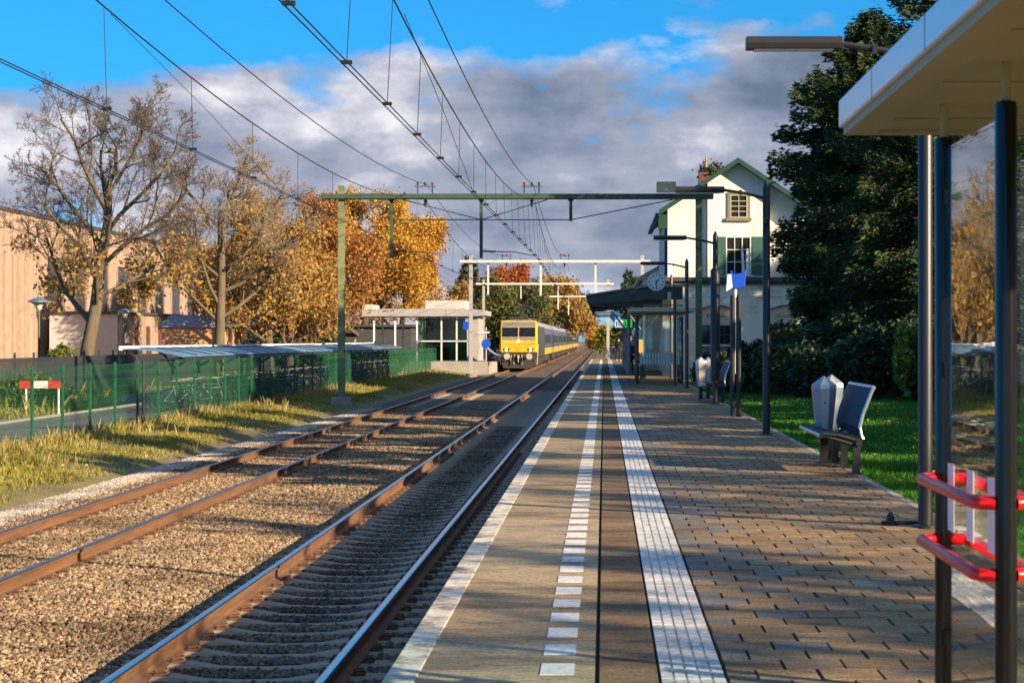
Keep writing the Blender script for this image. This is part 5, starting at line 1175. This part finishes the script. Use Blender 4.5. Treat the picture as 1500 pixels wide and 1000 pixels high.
for y in (6.0, 17.0, 28.0, 38.0):
    b = MB(); b.lathe([(0.13, 0), (0.13, 0.5), (0.075, 0.6), (0.07, 2.94)], 12, (1.15 if y > 10 else 1.6, y, 0)); b.build('column', m_galv2 if y > 10 else m_cang, t)
    x = 1.15 if y > 10 else 1.6
    b = MB(); b.tube([(x, y, 1.9), (x + 0.8, y, 2.93)], 0.05, 6); b.tube([(x, y, 1.9), (x - 0.8, y, 2.93)], 0.05, 6); b.build('brace', m_galv2 if y > 10 else m_cang, t)
t = thing('station_clock', 'round white station clock showing about half past one, on the end of the canopy', 'clock', (1.83, 70, 3.64))
b = MB(); b.disc_y((0, -0.05, 0), 0.325, 0.10, 32); b.build('case', m_galv, t)
b = MB(); b.disc_y((0, -0.062, 0), 0.30, 0.011, 32); fc = b.build('dial', M('clock_dial', (0.80, 0.79, 0.82), 0.4, 0.02), t)
b = MB()
for k in range(12):
    a = k * PI / 6; c_, s_ = math.cos(a), math.sin(a); w_ = 0.022
    b.prism([(s_ * r + c_ * w_ * q, c_ * r - s_ * w_ * q) for r, q in ((0.27, -1), (0.27, 1), (0.215, 1), (0.215, -1))], 'y', -0.067, -0.0625)
b.build('hour_mark', m_black, fc)
def hand(a, L, w_, nm, dy):
    c_, s_ = math.cos(a), math.sin(a); b = MB(); b.prism([(s_ * r + c_ * w_ * q, c_ * r - s_ * w_ * q) for r, q in ((-0.06, -1), (-0.06, 1), (L, 0.7), (L, -0.7))], 'y', dy - 0.004, dy); b.build(nm, m_black, t)
hand(R(46), 0.15, 0.022, 'hour_hand', -0.069); hand(R(177), 0.25, 0.016, 'minute_hand', -0.0745)
b = MB(); b.tube([(0.3, 0.0, -0.05), (0.6, 0.0, -0.1), (0.66, 0, -0.9)], 0.035, 6); b.tube([(0.66, 0, -0.5), (0.66, 0, -3.64)], 0.05, 8); b.build('bracket', m_postb, t)
b = MB(); b.box(0.40, 0.52, -0.1, 0.0, -0.66, -0.36); b.build('speaker_box', m_crm, t)
m_sgreen, _n, _b = nodes('backlit_sign_green'); _b.inputs['Base Color'].default_value = (0.01, 0.4, 0.07, 1); _b.inputs['Emission Color'].default_value = (0.01, 0.4, 0.06, 1); _b.inputs['Emission Strength'].default_value = 0.55
m_swht, _n, _b = nodes('backlit_sign_white'); _b.inputs['Base Color'].default_value = (0.8, 0.8, 0.8, 1); _b.inputs['Emission Color'].default_value = (0.8, 0.85, 0.9, 1); _b.inputs['Emission Strength'].default_value = 0.4
t = thing('hanging_sign', 'white and green hanging sign under the station canopy', 'sign', (X(913, 100), 100, 0))
b = MB(); b.box(-0.42, -0.02, -0.03, 0.03, 2.22, 2.60); a = b.build('white_panel', m_swht, t)
b = MB(); b.box(-0.36, -0.30, -0.036, -0.031, 2.28, 2.52); b.box(-0.24, -0.19, -0.036, -0.031, 2.28, 2.52); b.box(-0.14, -0.08, -0.036, -0.031, 2.28, 2.46); b.build('mark', m_black, a)
b = MB(); b.box(-0.0195, 0.45, -0.03, 0.03, 2.22, 2.62); a = b.build('green_panel', m_sgreen, t)
b = MB(); b.box(0.07, 0.12, -0.036, -0.031, 2.30, 2.54); b.box(0.121, 0.24, -0.036, -0.031, 2.30, 2.36); b.box(0.28, 0.36, -0.036, -0.031, 2.36, 2.42); b.build('mark', m_wht, a)
for x in (-0.3, 0.3): b = MB(); b.box(x - 0.01, x + 0.01, -0.01, 0.01, 2.6, 2.94); b.build('hanger', m_black, t)
t = thing('timetable_board', 'yellow timetable board behind the far glass shelter', 'notice board', (X(938.5, 82), 82, 0))
b = MB(); b.box(-0.09, 0.09, -0.45, 0.45, 0.95, 1.62); b.build('board', M('timetable_yellow', (0.80, 0.42, 0.01), 0.4, 0.05), t, bevel=0.01)
for y in (-0.4, 0.4): b = MB(); b.box(-0.03, 0.03, y - 0.03, y + 0.03, 0, 0.949); b.build('leg', m_post, t)
t = thing('litter_bin', 'black bin on the platform beside the standing person', 'litter bin', (X(920.5, 105), 105, 0))
b = MB(); b.lathe([(0.26, 0), (0.28, 0.9), (0.30, 0.92), (0.28, 1.0), (0.1, 1.06)], 14); b.build('drum', m_post, t)
b = MB(); b.box(-0.12, 0.12, -0.31, -0.26, 0.72, 0.82); b.build('opening', m_black, t)

# ------------------------------------------------------------------ people
m_skin = M('skin', (0.50, 0.30, 0.21), 0.5, 0.05); m_coat = M('coat_navy', (0.02, 0.03, 0.06), 0.8, 0.15, 6); m_trs = M('trousers_dark', (0.018, 0.02, 0.03), 0.8, 0.15, 6)
m_scarf = M('scarf_pale', (0.62, 0.50, 0.48), 0.8, 0.15, 10); m_hair = M('hair_grey', (0.40, 0.37, 0.34), 0.7, 0.2, 20); m_hair2 = M('hair_brown', (0.06, 0.035, 0.02), 0.7, 0.2, 20); m_jack = M('jacket_black', (0.015, 0.016, 0.02), 0.7, 0.2, 6); m_shoe = M('shoe_pale', (0.45, 0.42, 0.40), 0.6)
def skin(name, pts, edges, rad, mat, par, root=0, sub=2):
    me = bpy.data.meshes.new(name); me.from_pydata(pts, edges, []); me.materials.append(mat); o = bpy.data.objects.new(name, me); LINK(o); o.parent = par
    o.modifiers.new('skin', 'SKIN'); sv = me.skin_vertices[0].data if me.skin_vertices else None
    if sv is None:
        bm = bmesh.new(); bm.from_mesh(me); bm.verts.layers.skin.verify(); bm.to_mesh(me); bm.free(); sv = me.skin_vertices[0].data
    for i, r in enumerate(rad): sv[i].radius = (r, r) if not isinstance(r, tuple) else r
    sv[root].use_root = True
    s = o.modifiers.new('subsurf', 'SUBSURF'); s.levels = s.render_levels = sub; return o
def person(loc, rz, lab, hair, coat, scarf, seated=False, H=1.0):
    t = thing('person', lab, 'person', loc, rz=rz)
    J = [(0, 0, 0.95), (0, 0, 1.2), (0, 0.0, 1.42), (0, -0.01, 1.50), (0, -0.03, 1.60), (0, -0.03, 1.69)]; E = [(0, 1), (1, 2), (2, 3), (3, 4), (4, 5)]; Rr = [(0.14, 0.10), (0.14, 0.10), (0.15, 0.09), 0.055, (0.078, 0.095), (0.06, 0.07)]
    for s in (-1, 1):
        k = len(J); J += [(s * 0.19, 0, 1.40), (s * 0.24, 0.03, 1.12), (s * 0.20, -0.12, 0.92), (s * 0.19, -0.19, 0.86)]; E += [(2, k), (k, k + 1), (k + 1, k + 2), (k + 2, k + 3)]; Rr += [0.055, 0.042, 0.03, 0.034]
        hnd = (s * 0.19, -0.19, 0.86)
        for f in range(5):
            q = len(J); fx = (f - 2) * 0.016; L = (0.055, 0.075, 0.082, 0.076, 0.06)[f]
            if f == 0: J += [(hnd[0] - s * 0.035, hnd[1] - 0.02, hnd[2] - 0.01), (hnd[0] - s * 0.05, hnd[1] - 0.04, hnd[2] - 0.04)]
            else: J += [(hnd[0] + fx, hnd[1] - 0.035, hnd[2] - 0.035), (hnd[0] + fx, hnd[1] - 0.03, hnd[2] - 0.035 - L * 0.6)]
            E += [(k + 3, q), (q, q + 1)]; Rr += [0.010, 0.008]
        k = len(J); sp = 0.06 * s; J += [(s * 0.10, 0, 0.88), (s * 0.11, -0.02 + sp, 0.48), (s * 0.11, 0.03 + sp * 1.6, 0.09), (s * 0.12, -0.10 + sp * 1.6, 0.04)]; E += [(0, k), (k, k + 1), (k + 1, k + 2), (k + 2, k + 3)]; Rr += [0.085, 0.06, 0.04, (0.04, 0.03)]
    body = skin('body', J, E, Rr, m_skin, t)
    cj = [(0, 0, 0.80), (0, 0, 1.15), (0, 0, 1.43), (0, 0, 1.48)]; ce = [(0, 1), (1, 2), (2, 3)]; cr = [(0.20, 0.14), (0.18, 0.13), (0.185, 0.12), 0.08]
    for s in (-1, 1): k = len(cj); cj += [(s * 0.20, 0, 1.40), (s * 0.25, 0.03, 1.12), (s * 0.205, -0.10, 0.94)]; ce += [(2, k), (k, k + 1), (k + 1, k + 2)]; cr += [0.085, 0.066, 0.05]
    skin('coat', cj, ce, cr, coat, t)
    tj = [(0, 0, 0.94)]; te = []; tr_ = [(0.16, 0.12)]
    for s in (-1, 1): k = len(tj); sp = 0.06 * s; tj += [(s * 0.10, 0, 0.86), (s * 0.11, -0.02 + sp, 0.48), (s * 0.11, 0.03 + sp * 1.6, 0.10)]; te += [(0, k), (k, k + 1), (k + 1, k + 2)]; tr_ += [0.105, 0.08, 0.062]
    skin('trousers', tj, te, tr_, m_trs, t)
    for s in (-1, 1):
        sp = 0.06 * s * 1.6; skin('shoe', [(s * 0.11, 0.06 + sp, 0.05), (s * 0.115, -0.05 + sp, 0.05), (s * 0.12, -0.16 + sp, 0.04)], [(0, 1), (1, 2)], [0.048, 0.05, 0.036], m_shoe, t)
    skin('hair', [(0, 0.015, 1.60), (0, 0.02, 1.66), (0, -0.02, 1.725)], [(0, 1), (1, 2)], [(0.080, 0.075), (0.088, 0.092), (0.07, 0.08)], hair, t)
    b = MB()
    for s in (-0.032, 0.032): b.lathe([(0.004, -0.012), (0.013, 0), (0.004, 0.012)], 8, (s, -0.112, 1.615))
    b.build('eye', m_black, body); skin('nose', [(0, -0.115, 1.61), (0, -0.133, 1.58)], [(0, 1)], [0.010, 0.015], m_skin, body)
    if scarf: skin('scarf', [(-0.08, -0.06, 1.48), (0.08, -0.06, 1.48), (0.10, 0.05, 1.49), (-0.10, 0.05, 1.49), (0.04, -0.13, 1.30)], [(0, 1), (1, 2), (2, 3), (3, 0), (1, 4)], [0.055, 0.055, 0.05, 0.05, 0.05], m_scarf, t)
    return t
person((X(929, 94.5), 94.5, 0), R(-35), 'person in a dark coat with a pale scarf standing left of the far glass shelter', m_hair, m_coat, True)
person((X(906, 150), 150, 0), R(160), 'person in a black jacket standing at the far end of the platform', m_hair2, m_jack, False)
for i, (px, Y, rzz, k, lb) in enumerate([(893, 152, 0.3, 0, 'black bicycle standing at the far end of the platform'), (899, 155, 0.6, 1, 'blue bicycle standing at the far end of the platform, beside the black one'), (886, 158, 1.2, 0, 'bicycle seen end on at the far end of the platform, nearest the track')]):
    dup(bks[k], (X(px, Y), Y, 0), rzz, lb, 'bicycles at the platform end')

# ------------------------------------------------------------------ far platform on the left
m_pl2 = M('far_platform_concrete', (0.30, 0.28, 0.26), 0.9, 0.2, 2)
o = MB().prism([(-18.0, -1.0), (-8.5, -1.0), (-8.5, 0.0), (-18.0, 0.0)], 'y', 146, 420).build('far_platform', m_pl2); struct(o)
o = MB().box(-8.75, -8.52, 146, 420, 0.002, 0.008).build('far_platform_edge_line', m_wpaint); struct(o)
m_rimg = M('roof_box_grey_white', (0.50, 0.48, 0.45), 0.6, 0.08, 2, dirt=(0.40, 0.38, 0.36))
m_fas2 = M('fascia_lilac_grey', (0.33, 0.32, 0.35), 0.6, 0.08, 1.5, dirt=(0.36, 0.35, 0.37), dirt_scale=0.6)
t = thing('platform_shelter', 'flat roofed shelter on the far platform, a pale grey roof band over glass walls', 'shelter', (0, 150, 0))
b = MB(); b.box(-18.25, -10.0, 0, 7, 3.36, 3.92); b.prism([(-9.999, 3.36), (-8.9, 3.44), (-8.9, 3.80), (-9.999, 3.92)], 'y', 0, 7); rf = b.build('roof', m_fas2, t)
b = MB(); b.box(-13.5, -10.5, 0.15, 5, 3.922, 4.56); b.build('roof_box', m_rimg, rf, bevel=0.02)
b = MB(); b.box(-18.25, -17.5, 0.1, 5, 3.922, 4.25); b.build('roof_box', m_rimg, rf)
b = MB(); b.tube([(-16.7, -0.01, 3.72), (-16.55, -0.01, 3.80), (-16.4, -0.01, 3.72), (-16.2, -0.01, 3.80)], 0.03, 5); b.tube([(-16.1, -0.01, 3.74), (-15.95, -0.01, 3.82), (-15.8, -0.01, 3.78)], 0.03, 5); b.build('mark', m_navy, rf)
for x in (-17.4, -15.8, -14.15, -12.3, -11.15, -10.3):
    for y in (0.6, 6.4): b = MB(); b.box(x - 0.06, x + 0.06, y - 0.06, y + 0.06, 0, 3.359); b.build('post', m_rim if x < -14 else m_galv, t)
m_gg = glass_mat('green_glass', 4.5, (0.45, 0.66, 0.55))
for x0, x1 in ((-14.08, -12.37), (-12.23, -11.22), (-11.08, -10.37)): b = MB(); b.box(x0, x1, 0.58, 0.60, 0.1, 3.3); b.build('glass_wall', m_gg, t)
b = MB(); b.box(-14.1, -10.3, 0.54, 0.575, 1.45, 1.53); b.build('transom', m_rim, t)
b = MB(); b.box(-10.24, -9.5, 0.5, 6.5, 0.0, 3.358); b.build('end_wall', M('panel_grey_white', (0.32, 0.31, 0.30), 0.7, 0.1), t)
b = MB(); b.box(-14.0, -10.4, 6.2, 6.3, 0.0, 3.3); b.build('back_wall', M('panel_dark_green', (0.03, 0.07, 0.055), 0.6, 0.2), t)
t = thing('lift_cabin', 'pale green cabinet behind the glass of the far platform shelter', 'cabinet', (-11.2, 153, 0))
b = MB(); b.box(-0.7, 0.7, 0, 1.4, 0, 2.35); b.build('body', M('cabinet_green', (0.22, 0.36, 0.26), 0.5, 0.1), t, bevel=0.02)
b = MB(); b.box(-0.30, -0.02, -0.03, -0.002, 0.1, 2.1); b.box(0.02, 0.30, -0.03, -0.002, 0.1, 2.1); b.build('door', M('cabinet_door', (0.30, 0.42, 0.33), 0.4), t)
t = thing('platform_sign', 'small blue sign on a post beside the second portal mast', 'sign', (X(682.5, 148), 148, 0))
b = MB(); b.box(-0.22, 0.22, -0.03, 0.03, 2.35, 2.95); b.build('panel', m_blue, t); b = MB(); b.tube([(0.3, 0, 0), (0.3, 0, 3.1), (0.0, 0, 3.1), (0, 0, 2.95)], 0.04, 6); b.build('post', m_galv, t)
t = thing('platform_sign', 'round blue sign on a pole left of the locomotive', 'sign', (X(712, 151), 151, 0))
b = MB(); b.disc_y((0, -0.03, 1.28), 0.36, 0.05, 24); b.build('disc', m_blue, t); b = MB(); b.tube([(0, 0.05, 0), (0, 0.05, 2.55)], 0.05, 8); b.build('post', m_galv2, t)
b = MB(); b.box(-1.0, 0.25, 0.0, 0.08, 2.1, 2.2); b.build('cross_arm', m_rim, t)
t = thing('shell_bench', 'curved grey blue shell bench on the far platform beside the locomotive', 'bench', (X(724, 148), 148, 0))
b = MB(); n = 7; arc = [(-0.55 + 0.95 * k / n, 0.95 - 0.55 * math.sin(PI * 0.5 * k / n)) for k in range(n + 1)]; b.prism(arc + [(x + 0.03, z + 0.07) for x, z in arc[::-1]], 'y', 0, 1.6); b.build('shell', M('seat_grey_blue', (0.20, 0.27, 0.36), 0.4), t)
b = MB(); b.box(-0.1, 0.3, 0.1, 0.3, 0, 0.5); b.box(-0.1, 0.3, 1.3, 1.5, 0, 0.5); b.build('leg', m_black, t)
t = thing('grit_box', 'black box on the far platform edge directly left of the locomotive', 'box', (X(725, 147), 147, 0))
b = MB(); b.prism([(-0.55, -0.0), (0.4, -0.0), (0.4, 0.42), (-0.55, 0.52)], 'y', -0.9, -0.1); b.build('body', m_post, t, bevel=0.02); b = MB(); b.box(-0.2, 0.1, -0.93, -0.902, 0.25, 0.33); b.build('handle', m_galv2, t)

# ------------------------------------------------------------------ buildings far left
m_clad = island_mat('cladding_board', [(0, (0.27, 0.19, 0.15)), (0.5, (0.34, 0.245, 0.20)), (1, (0.40, 0.30, 0.245))], 0.8, 1.5, 0.15)
m_gl2 = M('facade_glass', (0.05, 0.055, 0.065), 0.15, 0.3, 0.6, spec=0.7)
m_panel_w = M('panel_pale_grey', (0.46, 0.43, 0.44), 0.7, 0.1, 1)
m_coping = M('coping_dark', (0.05, 0.05, 0.055), 0.6, 0.1)
t = thing('clad_building', 'large building clad in pinkish vertical boards, far left behind the bare tree', 'building', (-40, 0, 0))
def boards(xf, y0, y1, z0, z1, w_=0.3):
    b = MB(); y = y0
    while y < y1: b.box(xf - 0.2, xf + random.uniform(0, 0.05), y + 0.006, min(y + w_, y1) - 0.006, z0, z1); y += w_
    return b
b = MB(); b.box(-30, -0.21, 110, 205, -1, 10.2); b.build('core', m_coping, t)
boards(0, 110, 205, 7.6, 10.2).build('cladding_band', m_clad, t)
boards(0, 110, 143, -1, 7.59).build('cladding_wall', m_clad, t)
for k in range(9):
    y = 143.5 + k * 6.8
    b = MB(); b.box(-0.15, -0.02, y, y + 3.4, -0.5, 7.5); b.build('glazing', m_gl2, t); b = boards(0.02, y + 3.5, y + 6.7, -1, 7.58); b.build('cladding_pier', m_clad, t)
b = MB(); b.box(-30, 0.15, 109.8, 205.2, 10.202, 10.45); b.build('coping', m_coping, t)
b = MB(); b.box(-12, -3, 116, 128, 10.45, 12.2); b.build('roof_plant', m_slate, t)
t = thing('low_annex', 'low pink boarded annex with dark columns in front of the clad building', 'building', (-34, 0, 0))
b = MB(); b.box(-5, -0.21, 140, 190, -1, 3.4); b.build('core', m_panel_w, t)
boards(0, 140.1, 190, -1, 3.4, 0.4).build('cladding', m_clad, t)
for k in range(12): b = MB(); b.box(0.06, 0.2, 144 + k * 3.8, 144.5 + k * 3.8, -1, 2.6); b.build('dark_column', M('column_brown', (0.12, 0.05, 0.045), 0.7), t)
b = MB(); b.box(-5, 0.2, 139.8, 190.2, 3.402, 3.6); b.build('coping', m_coping, t)
t = thing('brick_house', 'small orange brick house with a blue roof under the pale bare tree', 'house', (X(280, 135), 135, -0.95))
b = MB(); b.box(-2.0, 2.0, 0, 5, 0, 3.4); b.build('wall', M('orange_brick', (0.48, 0.27, 0.15), 0.9, 0.12, 5), t)
b = MB(); b.prism([(-2.2, 3.4), (2.2, 3.4), (1.4, 4.2), (-1.4, 4.2)], 'y', -0.2, 5.2); b.build('roof', M('roof_blue', (0.16, 0.24, 0.40), 0.4, 0.1), t)
for x in (-0.2, 1.0): b = MB(); b.box(x, x + 0.8, -0.02, 0.05, 0.9, 2.2); b.build('window', m_gl2, t)
t = thing('dark_shed', 'long dark shed behind the bicycle shelters, between the bare tree and the green mast', 'shed', (-30, 165, -0.95))
b = MB(); b.box(0, 14, 0, 6, 0, 3.6); b.build('wall', M('shed_dark', (0.045, 0.05, 0.06), 0.7, 0.2), t)
b = MB(); b.box(-0.3, 14.3, -0.3, 6.3, 3.6, 3.8); b.build('roof', m_coping, t)
bush('dark_hedge', 'dark hedge behind the bicycle shelters left of the green mast', (X(430, 136), 136, -0.9), 85, 4.0, 1.2, 2.6, 9000, 0.22, m_hedge, 'hedge')
bush('dark_hedge', 'dark hedge behind the bicycle shelters right of the green mast', (X(520, 140), 140, -0.9), 86, 4.0, 1.2, 2.4, 9000, 0.22, m_hedge, 'hedge')
bush('yellow_green_shrub', 'yellow green shrub at the foot of the tall bare tree', (X(95, 98), 98, -0.9), 87, 0.9, 0.8, 2.3, 2500, 0.2, m_lime, 'shrub')
bush('roadside_bush', 'green bush directly behind the red and white barrier', (X(45, 70), 70, -0.9), 88, 1.6, 0.8, 1.3, 3500, 0.16, m_grn)
